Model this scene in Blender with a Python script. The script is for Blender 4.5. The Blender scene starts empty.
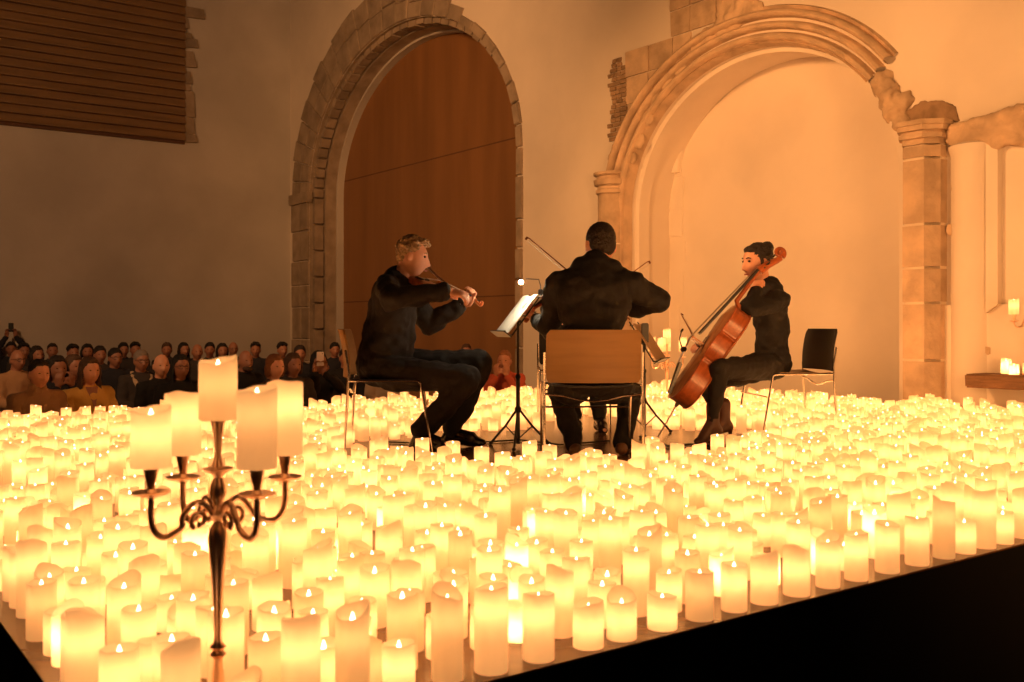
import bpy, bmesh, math, random
from mathutils import Vector, Matrix, noise
from math import sin, cos, pi, radians as R

C = bpy.context.scene.collection
F = 995.6; CZ = 1.58; HZ = 325.0; ST = 0.80        # focal px, camera height, horizon row, stage height
AX = Vector((0.807, 0.5906, 0)); BX = Vector((-0.5906, 0.807, 0))   # the room's two axes
WALL_A = 8.1; WALL_B = 18.5

def P(px, py, Y): return Vector(((px-512)/F*Y, Y, CZ-(py-HZ)/F*Y))
def AB(a, b, z=0.0): return AX*a+BX*b+Vector((0, 0, z))
def ground(px, py, z=ST):
    Y = (CZ-z)*F/(py-HZ); return Vector(((px-512)/F*Y, Y, z))
def wallpt(px, py):                                   # pixel on the back wall's front plane -> (b, z)
    u = (px-512)/F; Y = WALL_A/(.807*u+.5906)
    return Y*(.807-.5906*u), CZ-(py-HZ)/F*Y

# ---------------------------------------------------------------- materials
def mat(name, col, rough=.6, metal=0.0, spec=.5, noise_amt=0.0, nscale=8.0, bump=0.0, bscale=30.0, detail=4, col2=None, coords='Object', stretch=None, island=0.0):
    m = bpy.data.materials.new(name); m.use_nodes = True
    nt = m.node_tree; b = nt.nodes['Principled BSDF']
    b.inputs['Base Color'].default_value = (*col, 1); b.inputs['Roughness'].default_value = rough
    b.inputs['Metallic'].default_value = metal; b.inputs['Specular IOR Level'].default_value = spec
    if noise_amt or bump or island:
        tc = nt.nodes.new('ShaderNodeTexCoord'); mp = nt.nodes.new('ShaderNodeMapping')
        nt.links.new(tc.outputs[coords], mp.inputs[0])
        if stretch: mp.inputs['Scale'].default_value = stretch
    if noise_amt:
        n = nt.nodes.new('ShaderNodeTexNoise'); n.inputs['Scale'].default_value = nscale; n.inputs['Detail'].default_value = detail
        nt.links.new(mp.outputs[0], n.inputs['Vector'])
        r = nt.nodes.new('ShaderNodeValToRGB')
        c2 = col2 or tuple(c*(1-noise_amt) for c in col)
        r.color_ramp.elements[0].color = (*c2, 1); r.color_ramp.elements[1].color = (*col, 1)
        r.color_ramp.elements[0].position = .35; r.color_ramp.elements[1].position = .62
        nt.links.new(n.outputs['Fac'], r.inputs[0]); nt.links.new(r.outputs[0], b.inputs['Base Color'])
        last = r.outputs[0]
        if island:
            g = nt.nodes.new('ShaderNodeNewGeometry'); mx = nt.nodes.new('ShaderNodeMix'); mx.data_type = 'RGBA'; mx.blend_type = 'MULTIPLY'
            mr = nt.nodes.new('ShaderNodeMapRange'); mr.inputs[3].default_value = 1-island; mr.inputs[4].default_value = 1.0
            nt.links.new(g.outputs['Random Per Island'], mr.inputs[0])
            cb = nt.nodes.new('ShaderNodeCombineColor')
            for i in range(3): nt.links.new(mr.outputs[0], cb.inputs[i])
            mx.inputs[0].default_value = 1
            nt.links.new(last, mx.inputs[6]); nt.links.new(cb.outputs[0], mx.inputs[7]); nt.links.new(mx.outputs[2], b.inputs['Base Color'])
    if bump:
        n2 = nt.nodes.new('ShaderNodeTexNoise'); n2.inputs['Scale'].default_value = bscale; n2.inputs['Detail'].default_value = 5
        bp = nt.nodes.new('ShaderNodeBump'); bp.inputs['Strength'].default_value = bump; bp.inputs['Distance'].default_value = .02
        nt.links.new(mp.outputs[0], n2.inputs['Vector']); nt.links.new(n2.outputs['Fac'], bp.inputs['Height']); nt.links.new(bp.outputs[0], b.inputs['Normal'])
    return m

def emat(name, col, s):
    m = bpy.data.materials.new(name); m.use_nodes = True; nt = m.node_tree; nt.nodes.clear()
    o = nt.nodes.new('ShaderNodeOutputMaterial'); e = nt.nodes.new('ShaderNodeEmission')
    e.inputs[0].default_value = (*col, 1); e.inputs[1].default_value = s
    nt.links.new(e.outputs[0], o.inputs[0]); return m

LIGHT = (1.0, .435, .150)
WAXGLOW = 0.62
def wax_mat(name, glow):
    """ivory wax: scatters and transmits the lamp inside; the whole translucent body also gives off a little even light"""
    m = bpy.data.materials.new(name); m.use_nodes = True; nt = m.node_tree; nt.nodes.clear()
    o = nt.nodes.new('ShaderNodeOutputMaterial')
    t = nt.nodes.new('ShaderNodeBsdfTranslucent'); t.inputs[0].default_value = (.97, .90, .72, 1)
    d = nt.nodes.new('ShaderNodeBsdfDiffuse'); d.inputs[0].default_value = (.86, .74, .52, 1)
    mx = nt.nodes.new('ShaderNodeMixShader'); mx.inputs[0].default_value = .42
    e = nt.nodes.new('ShaderNodeEmission'); e.inputs[0].default_value = (*LIGHT, 1); e.inputs[1].default_value = glow
    ad = nt.nodes.new('ShaderNodeAddShader')
    nt.links.new(t.outputs[0], mx.inputs[1]); nt.links.new(d.outputs[0], mx.inputs[2])
    nt.links.new(mx.outputs[0], ad.inputs[0]); nt.links.new(e.outputs[0], ad.inputs[1]); nt.links.new(ad.outputs[0], o.inputs[0])
    return m

M = {}
M['plaster'] = mat('plaster', (.82, .72, .62), .9, noise_amt=.12, nscale=.9, bump=.25, bscale=4, detail=7)
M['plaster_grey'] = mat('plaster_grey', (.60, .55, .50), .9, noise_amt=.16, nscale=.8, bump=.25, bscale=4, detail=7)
M['stone'] = mat('stone', (.70, .51, .35), .92, noise_amt=.28, nscale=5, bump=.7, bscale=14, island=.28)
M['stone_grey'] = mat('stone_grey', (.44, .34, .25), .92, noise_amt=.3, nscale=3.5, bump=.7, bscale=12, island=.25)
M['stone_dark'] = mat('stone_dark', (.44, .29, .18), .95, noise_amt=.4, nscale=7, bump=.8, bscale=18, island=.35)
M['mortar'] = mat('mortar', (.80, .68, .54), .95, noise_amt=.15, nscale=6, bump=.4)
M['capital_shade'] = mat('capital_shade', (.16, .10, .06), .95, noise_amt=.4, nscale=5, bump=.6)  # unused dark tone for the painted shade above the capital
M['panel_wood'] = mat('panel_wood', (.30, .14, .05), .5, noise_amt=.2, nscale=2.5, stretch=(1, 1, .12), bump=.05)
M['slat_wood'] = mat('slat_wood', (.27, .155, .07), .6, noise_amt=.25, nscale=3, stretch=(.3, .3, 4))
M['stage_wood'] = mat('stage_wood', (.20, .085, .035), .22, noise_amt=.25, nscale=5, stretch=(.5, 3, 1), spec=.6)
M['skirt'] = mat('skirt', (.012, .011, .011), .95, spec=.1)
M['floor'] = mat('floor', (.16, .08, .05), .6, noise_amt=.3, nscale=3)
M['seam'] = mat('seam', (.12, .055, .03), .8)
M['copper'] = mat('copper', (.98, .68, .50), .32, metal=1.0)
M['chrome'] = mat('chrome', (.88, .80, .72), .18, metal=1.0)
M['black_metal'] = mat('black_metal', (.02, .018, .017), .45)
M['chair_wood'] = mat('chair_wood', (.30, .155, .045), .5, noise_amt=.15, nscale=3, stretch=(1, 1, 8))
M['black_seat'] = mat('black_seat', (.009, .006, .005), .7)
M['suit'] = mat('suit', (.010, .0075, .0065), .85, bump=.2, bscale=60)
M['shirt_black'] = mat('shirt_black', (.007, .005, .0045), .8, bump=.2, bscale=50)
M['trousers'] = mat('trousers', (.009, .0065, .0055), .85, bump=.2, bscale=60)
M['shoe'] = mat('shoe', (.02, .012, .01), .25)
M['brown_boot'] = mat('brown_boot', (.07, .025, .014), .5)
M['brown_shoe'] = mat('brown_shoe', (.15, .07, .035), .5)
M['skin'] = mat('skin', (.86, .42, .27), .5, noise_amt=.08, nscale=20)
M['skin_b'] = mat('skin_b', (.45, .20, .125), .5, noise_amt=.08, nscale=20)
M['lip'] = mat('lip', (.45, .14, .11), .5)
M['eye'] = mat('eye', (.05, .03, .025), .2)
M['hair_dark'] = mat('hair_dark', (.022, .014, .011), .6, bump=.6, bscale=80)
M['hair_black'] = mat('hair_black', (.010, .008, .007), .6, bump=.6, bscale=80)
M['hair_brown'] = mat('hair_brown', (.09, .045, .025), .6, bump=.6, bscale=80)
M['hair_blond'] = mat('hair_blond', (.62, .40, .22), .6, noise_amt=.5, nscale=50, bump=.9, bscale=90)
M['hair_grey'] = mat('hair_grey', (.26, .21, .18), .7, bump=.6, bscale=80)
M['hair_red'] = mat('hair_red', (.24, .09, .035), .6, bump=.6, bscale=80)
M['varnish'] = mat('varnish', (.52, .135, .04), .33, noise_amt=.35, nscale=6, stretch=(1, 6, 6))
M['varnish_light'] = mat('varnish_light', (.68, .27, .10), .22, noise_amt=.25, nscale=6, stretch=(1, 6, 6))
M['ebony'] = mat('ebony', (.012, .009, .008), .3)
M['string'] = mat('string', (.7, .6, .5), .3, metal=1)
M['bow_wood'] = mat('bow_wood', (.22, .07, .03), .35)
M['bow_hair'] = mat('bow_hair', (.75, .68, .58), .6)
M['paper'] = mat('paper', (.90, .86, .80), .8)
M['paper_tan'] = mat('paper_tan', (.55, .36, .20), .8)
M['white_cloth'] = mat('white_cloth', (.85, .82, .78), .8)
M['phone'] = mat('phone', (.03, .03, .03), .3)
M['phone_pale'] = mat('phone_pale', (.85, .72, .66), .4)
M['tan_knit'] = mat('tan_knit', (.48, .27, .14), .95, bump=.5, bscale=90)
M['mustard_knit'] = mat('mustard_knit', (.95, .56, .14), .95, bump=.4, bscale=70)
M['beige'] = mat('beige', (.50, .36, .24), .9)
M['navy'] = mat('navy', (.02, .02, .03), .9)
M['charcoal'] = mat('charcoal', (.045, .035, .032), .9)
M['plum'] = mat('plum', (.07, .03, .03), .9)
M['red_cloth'] = mat('red_cloth', (.45, .08, .04), .9)
M['altar_wood'] = mat('altar_wood', (.22, .11, .05), .75, noise_amt=.4, nscale=5, stretch=(1, 8, 8), bump=.5)
WAX = [wax_mat('wax', .34), wax_mat('wax_bright', .75), wax_mat('wax_dim', .26)]
M['flame'] = emat('flame', (1.0, .60, .30), 16.0)
LED = [emat('lamp', LIGHT, 54.0), emat('lamp_bright', LIGHT, 230.0), emat('lamp_dim', LIGHT, 20.0)]
M['lamp_white'] = emat('lamp_white', (1.0, .80, .52), 900.0)

# ---------------------------------------------------------------- mesh helpers
def frame(z, hint=Vector((0, 0, 1))):
    z = z.normalized()
    if abs(z.dot(hint)) > .98: hint = Vector((0, 1, 0)) if abs(z.y) < .9 else Vector((1, 0, 0))
    x = hint.cross(z).normalized(); y = z.cross(x)
    m = Matrix((x, y, z)).transposed(); return m

class MB:
    def __init__(s): s.v = []; s.f = []; s.mi = []; s.cur = 0
    def add(s, vs, fs):
        o = len(s.v); s.v += [Vector(v) for v in vs]; s.f += [[i+o for i in f] for f in fs]; s.mi += [s.cur]*len(fs)
    def box(s, c, size, rot=None, taper=1.0, bev=0):
        hx, hy, hz = [d/2 for d in size]
        if bev:
            bm = bmesh.new(); bmesh.ops.create_cube(bm, size=1)
            for v in bm.verts: v.co = Vector((v.co.x*size[0], v.co.y*size[1], v.co.z*size[2]))
            bmesh.ops.bevel(bm, geom=bm.edges[:], offset=bev, segments=2, affect='EDGES')
            vs = [v.co.copy() for v in bm.verts]; bm.verts.index_update(); fs = [[v.index for v in f.verts] for f in bm.faces]; bm.free()
        else:
            vs = [Vector((x*hx, y*hy, z*hz)) for z in (-1, 1) for y in (-1, 1) for x in (-1, 1)]
            fs = [(0, 2, 3, 1), (4, 5, 7, 6), (0, 1, 5, 4), (2, 6, 7, 3), (0, 4, 6, 2), (1, 3, 7, 5)]
        if rot is not None: vs = [rot @ v for v in vs]
        s.add([v+Vector(c) for v in vs], fs); return s
    def tube(s, pts, rad, seg=8, cap=True, flat=1.0, hint=Vector((0, 0, 1))):
        pts = [Vector(p) for p in pts]; n = len(pts)
        if not hasattr(rad, '__len__'): rad = [rad]*n
        vs = []; fs = []; m = None
        for i, p in enumerate(pts):
            t = (pts[min(i+1, n-1)]-pts[max(i-1, 0)])
            if t.length < 1e-9: t = Vector((0, 0, 1))
            t.normalize()
            if m is None: m = frame(t, hint)
            else:
                x = m.col[0] - t*m.col[0].dot(t)
                x.normalize(); y = t.cross(x); m = Matrix((x, y, t)).transposed()
            for k in range(seg):
                a = 2*pi*k/seg; vs.append(p + m @ Vector((cos(a)*rad[i], sin(a)*rad[i]*flat, 0)))
        for i in range(n-1):
            for k in range(seg):
                a = i*seg+k; b = i*seg+(k+1) % seg; fs.append((a, b, b+seg, a+seg))
        if cap: fs.append(tuple(reversed(range(seg)))); fs.append(tuple(range((n-1)*seg, n*seg)))
        s.add(vs, fs); return s
    def lathe(s, prof, o=Vector((0, 0, 0)), seg=20, rot=None):
        vs = []; fs = []
        for r, z in prof:
            for k in range(seg):
                a = 2*pi*k/seg; v = Vector((r*cos(a), r*sin(a), z)); vs.append((rot @ v if rot else v)+Vector(o))
        for i in range(len(prof)-1):
            for k in range(seg):
                a = i*seg+k; b = i*seg+(k+1) % seg; fs.append((a, b, b+seg, a+seg))
        fs.append(tuple(reversed(range(seg)))); n = len(prof); fs.append(tuple(range((n-1)*seg, n*seg)))
        s.add(vs, fs); return s
    def ell(s, c, r, rot=None, seg=16, rings=10):
        vs = [Vector((0, 0, -1))]; fs = []
        for i in range(1, rings):
            t = -pi/2+pi*i/rings
            for k in range(seg):
                a = 2*pi*k/seg; vs.append(Vector((cos(t)*cos(a), cos(t)*sin(a), sin(t))))
        vs.append(Vector((0, 0, 1)))
        for k in range(seg):
            fs.append((0, 1+(k+1) % seg, 1+k)); e = len(vs)-1; b = 1+(rings-2)*seg
            fs.append((e, b+k, b+(k+1) % seg))
        for i in range(rings-2):
            for k in range(seg):
                a = 1+i*seg+k; b = 1+i*seg+(k+1) % seg; fs.append((a, b, b+seg, a+seg))
        vs = [Vector((v.x*r[0], v.y*r[1], v.z*r[2])) for v in vs]
        if rot is not None: vs = [rot @ v for v in vs]
        s.add([v+Vector(c) for v in vs], fs); return s
    def chain(s, pts, rad, seg=12):      # a limb: spheres at the joints, cones between
        pts = [Vector(p) for p in pts]
        for p, r in zip(pts, rad): s.ell(p, (r, r, r), seg=seg, rings=8)
        for i in range(len(pts)-1):
            if (pts[i+1]-pts[i]).length > 1e-4: s.tube([pts[i], pts[i+1]], [rad[i], rad[i+1]], seg)
        return s
    def prism(s, poly, mtx, d0, d1):     # polygon in the XY of mtx, from depth d0 to d1
        n = len(poly); vs = [mtx @ Vector((x, y, d0)) for x, y in poly]+[mtx @ Vector((x, y, d1)) for x, y in poly]
        fs = [tuple(reversed(range(n))), tuple(range(n, 2*n))]+[(i, (i+1) % n, n+(i+1) % n, n+i) for i in range(n)]
        s.add(vs, fs); return s
    def mesh(s, name, mats, smooth=True, angle=40):
        me = bpy.data.meshes.new(name); me.from_pydata([tuple(v) for v in s.v], [], s.f)
        if not isinstance(mats, (list, tuple)): mats = [mats]
        for m in mats: me.materials.append(m)
        me.polygons.foreach_set('material_index', s.mi)
        if smooth:
            me.shade_smooth() if hasattr(me, 'shade_smooth') else None
            me.polygons.foreach_set('use_smooth', [True]*len(me.polygons))
            if angle < 180: me.set_sharp_from_angle(angle=R(angle))
        me.update(); return me
    def build(s, name, mats, parent=None, **k):
        o = bpy.data.objects.new(name, s.mesh(name, mats, **k)); C.objects.link(o)
        if parent is not None: o.parent = parent
        return o

def remeshed(mb, voxel, smooth=2, namp=0.0, nsc=10.0, seed=0, name='m', mats=None):
    o = bpy.data.objects.new('tmp', mb.mesh('tmp', [], smooth=False)); C.objects.link(o)
    r = o.modifiers.new('r', 'REMESH'); r.mode = 'VOXEL'; r.voxel_size = voxel
    if smooth:
        sm = o.modifiers.new('s', 'SMOOTH'); sm.factor = .5; sm.iterations = smooth
    dg = bpy.context.evaluated_depsgraph_get(); dg.update()
    me = bpy.data.meshes.new_from_object(o.evaluated_get(dg)); me.name = name
    old = o.data; bpy.data.objects.remove(o); bpy.data.meshes.remove(old)
    if namp:
        ns = [v.normal.copy() for v in me.vertices]; off = Vector((seed*3.1, seed*1.7, 0))
        for v, nn in zip(me.vertices, ns):
            q = v.co*nsc+off
            v.co += nn*namp*(noise.noise(q)+.5*noise.noise(q*2.3))
    me.materials.clear()
    for m in (mats if isinstance(mats, (list, tuple)) else [mats]): me.materials.append(m)
    me.polygons.foreach_set('use_smooth', [True]*len(me.polygons)); me.update()
    return me

def link(name, me, parent=None):
    o = bpy.data.objects.new(name, me); C.objects.link(o)
    if parent is not None: o.parent = parent
    return o
def tag(o, label=None, cat=None, group=None, kind=None):
    if label: o['label'] = label
    if cat: o['category'] = cat
    if group: o['group'] = group
    if kind: o['kind'] = kind
    return o
def empty(name, label, cat, loc=(0, 0, 0), rz=0.0, group=None):
    o = bpy.data.objects.new(name, None); C.objects.link(o); o.location = loc; o.rotation_euler = (0, 0, rz)
    o.empty_display_size = .1
    return tag(o, label, cat, group)
def place(o, parent):                  # parent a mesh built in world coordinates under an empty that is already placed
    o.parent = parent; o.matrix_parent_inverse = Matrix.LocRotScale(parent.location, parent.rotation_euler, parent.scale).inverted()
    return o
def copy_tree(o, loc=None, rz=None, label=None, group=None):
    c = o.copy(); C.objects.link(c)
    for ch in list(o.children):
        d = ch.copy(); C.objects.link(d); d.parent = c
        for g in list(ch.children):
            e = g.copy(); C.objects.link(e); e.parent = d
    if loc is not None: c.location = loc
    if rz is not None: c.rotation_euler = (0, 0, rz)
    if label: c['label'] = label
    if group: c['group'] = group
    return c
#==SETTING==
def abm(org_a, org_b, z=0):            # matrix whose x runs along +B, y up, z along -A (towards the room)
    m = Matrix((BX, Vector((0, 0, 1)), -AX)).transposed().to_4x4(); m.translation = AB(org_a, org_b, z); return m
WM = abm(WALL_A, 0)                    # wall matrix: (b, z, out of the wall)

mb = MB(); mb.box((0, 0, 0), (1, 1, 1))
f = MB(); f.add([AB(-6, -4, 0), AB(9.5, -4, 0), AB(9.5, 19, 0), AB(-6, 19, 0), AB(-6, -4, -.1), AB(9.5, -4, -.1), AB(9.5, 19, -.1), AB(-6, 19, -.1)],
                [(0, 1, 2, 3), (7, 6, 5, 4), (0, 4, 5, 1), (1, 5, 6, 2), (2, 6, 7, 3), (3, 7, 4, 0)])
tag(f.build('floor', M['floor'], smooth=False), kind='structure')
# left wall (the slatted organ screen hangs on it)
f = MB(); q = [(-6, 0), (8.6, 0), (8.6, 10), (-6, 10)]
f.add([AB(a, WALL_B, z) for a, z in q]+[AB(a, WALL_B+.3, z) for a, z in q], [(3, 2, 1, 0), (4, 5, 6, 7), (0, 1, 5, 4), (1, 2, 6, 5), (2, 3, 7, 6), (3, 0, 4, 7)])
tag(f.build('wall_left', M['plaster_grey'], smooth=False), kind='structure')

# arches in the back wall: centre b, half width, spring z, rise
A1 = (14.27, 3.33, 4.0, 2.50); A2 = (6.97, 1.82, 2.90, 1.58)
def arch_pts(A, off=0.0, n=40, foot=True, t0=0.0, t1=pi):
    c, hw, sp, ri = A; out = []
    if foot: out.append((c+hw+off, 0.0)); 
    for i in range(n+1):
        t = t0+(t1-t0)*i/n; out.append((c+(hw+off)*cos(t), sp+(ri+off)*sin(t)))
    if foot: out.append((c-hw-off, 0.0))
    return out                          # runs from high b (left in view) over the top to low b
def opening_z(b):
    for c, hw, sp, ri in (A1, A2):
        if abs(b-c) < hw-1e-6: return sp+ri*math.sqrt(max(0, 1-((b-c)/hw)**2))
    return 0.0
bs = [-3.0]
for c, hw, sp, ri in (A2, A1):
    bs += [c-hw, c-hw+1e-5]+[c-hw*cos(pi*i/48) for i in range(1, 48)]+[c+hw-1e-5, c+hw]
bs.append(WALL_B+.3); bs.sort()
TOP = 10.0; f = MB(); vs = []
for b in bs: vs += [WM @ Vector((b, opening_z(b), 0)), WM @ Vector((b, TOP, 0))]
f.add(vs, [(2*i, 2*i+1, 2*i+3, 2*i+2) for i in range(len(bs)-1)])
w = f.build('wall_back', M['plaster'], smooth=False); tag(w, kind='structure')

def sweep(path, prof, mats, name, closed=False, cur=None):
    """profile (radial offset, out) swept along an arch path in wall coordinates"""
    f = MB(); n = len(path); vs = []
    for i, (b, z) in enumerate(path):
        p0 = path[max(0, i-1)]; p1 = path[min(n-1, i+1)]
        d = Vector((p1[0]-p0[0], p1[1]-p0[1])).normalized(); nr = Vector((-d.y, d.x))
        if nr.dot(Vector((b-cur[0], z-cur[1]))) < 0: nr = -nr
        for r, o in prof: vs.append(WM @ Vector((b+nr.x*r, z+nr.y*r, o)))
    m = len(prof)
    f.add(vs, [(i*m+k, i*m+k+1, (i+1)*m+k+1, (i+1)*m+k) for i in range(n-1) for k in range(m-1)])
    return f
# reveal of arch 1: two stepped orders, then the timber screen
def dense(path, step=.25):
    out = [path[0]]
    for a, b in zip(path, path[1:]):
        L = math.dist(a, b); k = max(1, int(L/step))
        out += [(a[0]+(b[0]-a[0])*j/k, a[1]+(b[1]-a[1])*j/k) for j in range(1, k+1)]
    return out
pa = dense(arch_pts(A1)); cen = (A1[0], 2.0)
f = sweep(pa, [(0, .0), (0, -.26), (-.10, -.28), (-.11, -.62)], None, 'x', cur=cen)
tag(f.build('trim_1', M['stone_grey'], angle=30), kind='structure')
def voussoirs(A, thick, out, rnd, courses, mat_, name, t0, t1, jamb_hi, jamb_lo, two=True, gap=.013):
    f = MB(); c, hw, sp, ri = A
    def quad(pts, o):
        ctr = Vector((sum(p[0] for p in pts)/4, sum(p[1] for p in pts)/4))
        q = []
        for p in pts:
            v = Vector(p)-ctr; L = v.length; q.append(ctr+v*(1-gap/L))
        ch = .015
        qi = [ctr+(v-ctr)*(1-ch/max((v-ctr).length, .01)) for v in q]
        vs = [WM @ Vector((v.x, v.y, -.02)) for v in q]+[WM @ Vector((v.x, v.y, o-.015)) for v in q]+[WM @ Vector((v.x, v.y, o)) for v in qi]
        fs = [(8, 9, 10, 11)]+[(i, (i+1) % 4, 4+(i+1) % 4, 4+i) for i in range(4)]+[(4+i, 4+(i+1) % 4, 8+(i+1) % 4, 8+i) for i in range(4)]
        f.add(vs, fs)
    n = courses
    for i in range(n):
        ta = t0+(t1-t0)*i/n; tb = t0+(t1-t0)*(i+1)/n
        th = thick((ta+tb)/2)*(1+rnd.uniform(-.08, .08))
        if th < .04: continue
        splits = [0, th*rnd.uniform(.42, .58), th] if (two and th > .5) else [0, th]
        for r0, r1 in zip(splits, splits[1:]):
            pt = lambda t, r: (c+(hw+r)*cos(t), sp+(ri+r)*sin(t))
            quad([pt(ta, r0), pt(ta, r1), pt(tb, r1), pt(tb, r0)], out+rnd.uniform(0, .02))
    for side, J in ((1, jamb_hi), (-1, jamb_lo)):
        if not J: continue
        z = sp
        while z > .1:
            h = rnd.uniform(.38, .62); z0 = max(0, z-h); w_ = J*(1+rnd.uniform(-.06, .06)); s = [0, w_*rnd.uniform(.4, .6), w_] if J > .5 else [0, w_]
            for r0, r1 in zip(s, s[1:]):
                x0 = c+side*(hw+r0); x1 = c+side*(hw+r1); quad([(x0, z0), (x1, z0), (x1, z), (x0, z)], out+rnd.uniform(0, .02))
            z = z0
    return f
rnd = random.Random(4)
f = voussoirs(A1, lambda t: .80 if t < 1.5 else (.80-.66*min(1, (t-1.5)/.7)), .03, rnd, 26, None, 'x', 0, pi, .76, .13)
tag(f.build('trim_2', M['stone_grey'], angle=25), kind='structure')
# inner-order stones that line the reveal (radial joints)
f = MB(); path = dense(arch_pts(A1, -.05), .45)
for i in range(len(path)-1):
    (b0, z0), (b1, z1) = path[i], path[i+1]
    if i % 1 == 0:
        d = Vector((b1-b0, z1-z0)); d.normalize(); nr = Vector((-d.y, d.x))
        if nr.dot(Vector((b0-cen[0], z0-cen[1]))) < 0: nr = -nr
        g = .02; p0 = Vector((b0, z0))+d*g; p1 = Vector((b1, z1))-d*g
        q = [(p0, -.03, -.06), (p1, -.03, -.06), (p1, -.03, -.24), (p0, -.03, -.24)]
        o_ = .07+rnd.uniform(-.01, .01)
        vs = [WM @ Vector((p.x+nr.x*(.05), p.y+nr.y*(.05), zz)) for p, _, zz in q]+[WM @ Vector((p.x-nr.x*(o_-.03), p.y-nr.y*(o_-.03), zz)) for p, _, zz in q]
        f.add(vs, [(4, 5, 6, 7), (0, 1, 5, 4), (1, 2, 6, 5), (2, 3, 7, 6), (3, 0, 4, 7)])
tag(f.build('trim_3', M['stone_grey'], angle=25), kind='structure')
# impost course of arch 1
f = MB()
for b0, b1 in ((A1[0]+A1[1]-.05, A1[0]+A1[1]+.77),):
    f.prism([(b0, 3.92), (b1, 3.92), (b1+.02, 4.0), (b1+.02, 4.12), (b0-.02, 4.12), (b0-.02, 4.0)], WM, -.02, .085)
tag(f.build('trim_4', M['stone_grey'], angle=25), kind='structure')
# timber screen closing arch 1 : smooth boards with thin seams
scr = empty('timber_screen', 'tall arched brown wooden screen filling the left stone archway', 'wooden screen', AB(WALL_A+.65, A1[0], 0))
f = MB(); ap = arch_pts(A1, -.08, 48); f.prism(list(reversed(ap)), WM, -.72, -.64)
place(f.build('panel', M['panel_wood'], angle=20), scr)
f = MB()
for z0, z1 in ((4.35, 4.95), (2.02, 2.05)):
    b0, b1 = A1[0]+A1[1]-.12, A1[0]-A1[1]+.12
    f.prism([(b0, z0-.008), (b1, z0-.008), (b1, z0+.008), (b0, z0+.008)], WM, -.645, -.637)
for b in ():
    zt = opening_z(b)-.15; f.prism([(b-.006, 0), (b+.006, 0), (b+.006, zt), (b-.006, zt)], WM, -.645, -.6385)
place(f.build('seam', M['seam'], smooth=False), scr)
f = sweep(dense(arch_pts(A1, -.10, 48)), [(-.0, -.50), (-.045, -.50), (-.045, -.64)], None, 'x', cur=cen)
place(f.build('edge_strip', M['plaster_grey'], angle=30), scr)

# arch 2: deep moulded niche with plastered back
cen2 = (A2[0], 1.5)
pa2 = dense(arch_pts(A2, 0, 48))
f = sweep(pa2, [(0, 0), (-.015, -.16), (-.06, -.18), (-.06, -.34), (-.03, -.36), (-.03, -.75)], None, 'x', cur=cen2)
tag(f.build('trim_5', M['plaster'], angle=30), kind='structure')
f = MB(); f.prism(list(reversed(arch_pts(A2, .05, 48))), WM, -.9, -.72)
tag(f.build('wall_niche', M['plaster'], smooth=False), kind='structure')
def roll(r0, r1, o, n=6): return [(r0+(r1-r0)*(.5-.5*cos(pi*i/n)), .01+o*sin(pi*i/n)) for i in range(n+1)]
prof = [(-.02, -.10), (0, .03)]+roll(.02, .10, .07)+[(.115, -.015), (.125, -.015)]+roll(.13, .21, .09)+[(.225, -.02), (.24, -.02)]+roll(.245, .33, .11)+[(.36, .04), (.38, -.01)]
full = arch_pts(A2, 0, 60, foot=False, t0=0, t1=pi-.60)
path = dense([(A2[0]+A2[1], 0.0)]+full)
f = sweep(path, prof, None, 'x', cur=cen2)
tag(f.build('trim_6', M['stone'], angle=35), kind='structure')
# plain inner band that carries on down the near (right) side, where the mouldings are broken off
f = sweep(dense(arch_pts(A2, 0, 60, foot=False, t0=pi-.62, t1=pi)+[(A2[0]-A2[1], 0.0)]), [(-.02, -.1), (0, .03), (.10, .04), (.12, -.01)], None, 'x', cur=cen2)
tag(f.build('trim_7', M['plaster'], angle=35), kind='structure')
f = MB()                                                    # rough broken stump at the end of the mouldings
for px, py, r in ((884, 84, .16), (892, 96, .15), (899, 108, .14), (893, 112, .12), (906, 100, .11), (888, 100, .12), (903, 122, .13)):
    b, z = wallpt(px, py); f.ell(WM @ Vector((b, z, .0)), (r*.8, r*.7, r*.8), seg=10, rings=7)
tag(link('trim_8', remeshed(f, .02, 1, .03, 14, 3, 'trim_8', M['stone'])), kind='structure')
# hood mould's ragged outer edge and finial at the crown
f = MB(); rnd = random.Random(8)
for px, py, r in ((640, 140, .12), (648, 118, .13), (657, 100, .13), (668, 82, .14), (681, 66, .14), (694, 50, .15), (708, 38, .15), (722, 28, .17), (735, 18, .2), (742, 8, .2), (748, -4, .2), (757, 10, .13), (724, 10, .12), (728, -2, .14), (632, 158, .10), (622, 165, .12), (612, 158, .11), (616, 148, .09)):
    b, z = wallpt(px, py)
    f.ell(WM @ Vector((b, z, .01)), (r*.8, r*.8, r*.30), frame(AX), seg=10, rings=7)
tag(link('trim_9', remeshed(f, .02, 2, .03, 9, 5, 'trim_9', M['stone'])), kind='structure')
# left jamb colonnette with its moulded capital
b0, zc = wallpt(614, 186)
colbase = WM @ Vector((b0, 0, .04))
f = MB(); f.lathe([(.165, 0), (.165, zc-.1)], colbase, 16)
f.cur = 0
tag(f.build('pillar_jamb', M['stone'], angle=40), kind='structure')
f = MB(); f.lathe([(.165, -.12), (.19, -.10), (.19, -.06), (.17, -.05), (.17, -.02), (.21, .0), (.22, .06), (.18, .07), (.18, .10), (.22, .12), (.22, .15), (.12, .16)], colbase+Vector((0, 0, zc)), 16)
tag(f.build('trim_10', M['stone'], angle=30), kind='structure')
f = MB()
for z in (.55, 1.1, 1.62, 2.1, 2.55): f.lathe([(.168, -.008), (.168, .008)], colbase+Vector((0, 0, z)), 16)
tag(f.build('trim_11', M['mortar'], angle=40), kind='structure')
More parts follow.
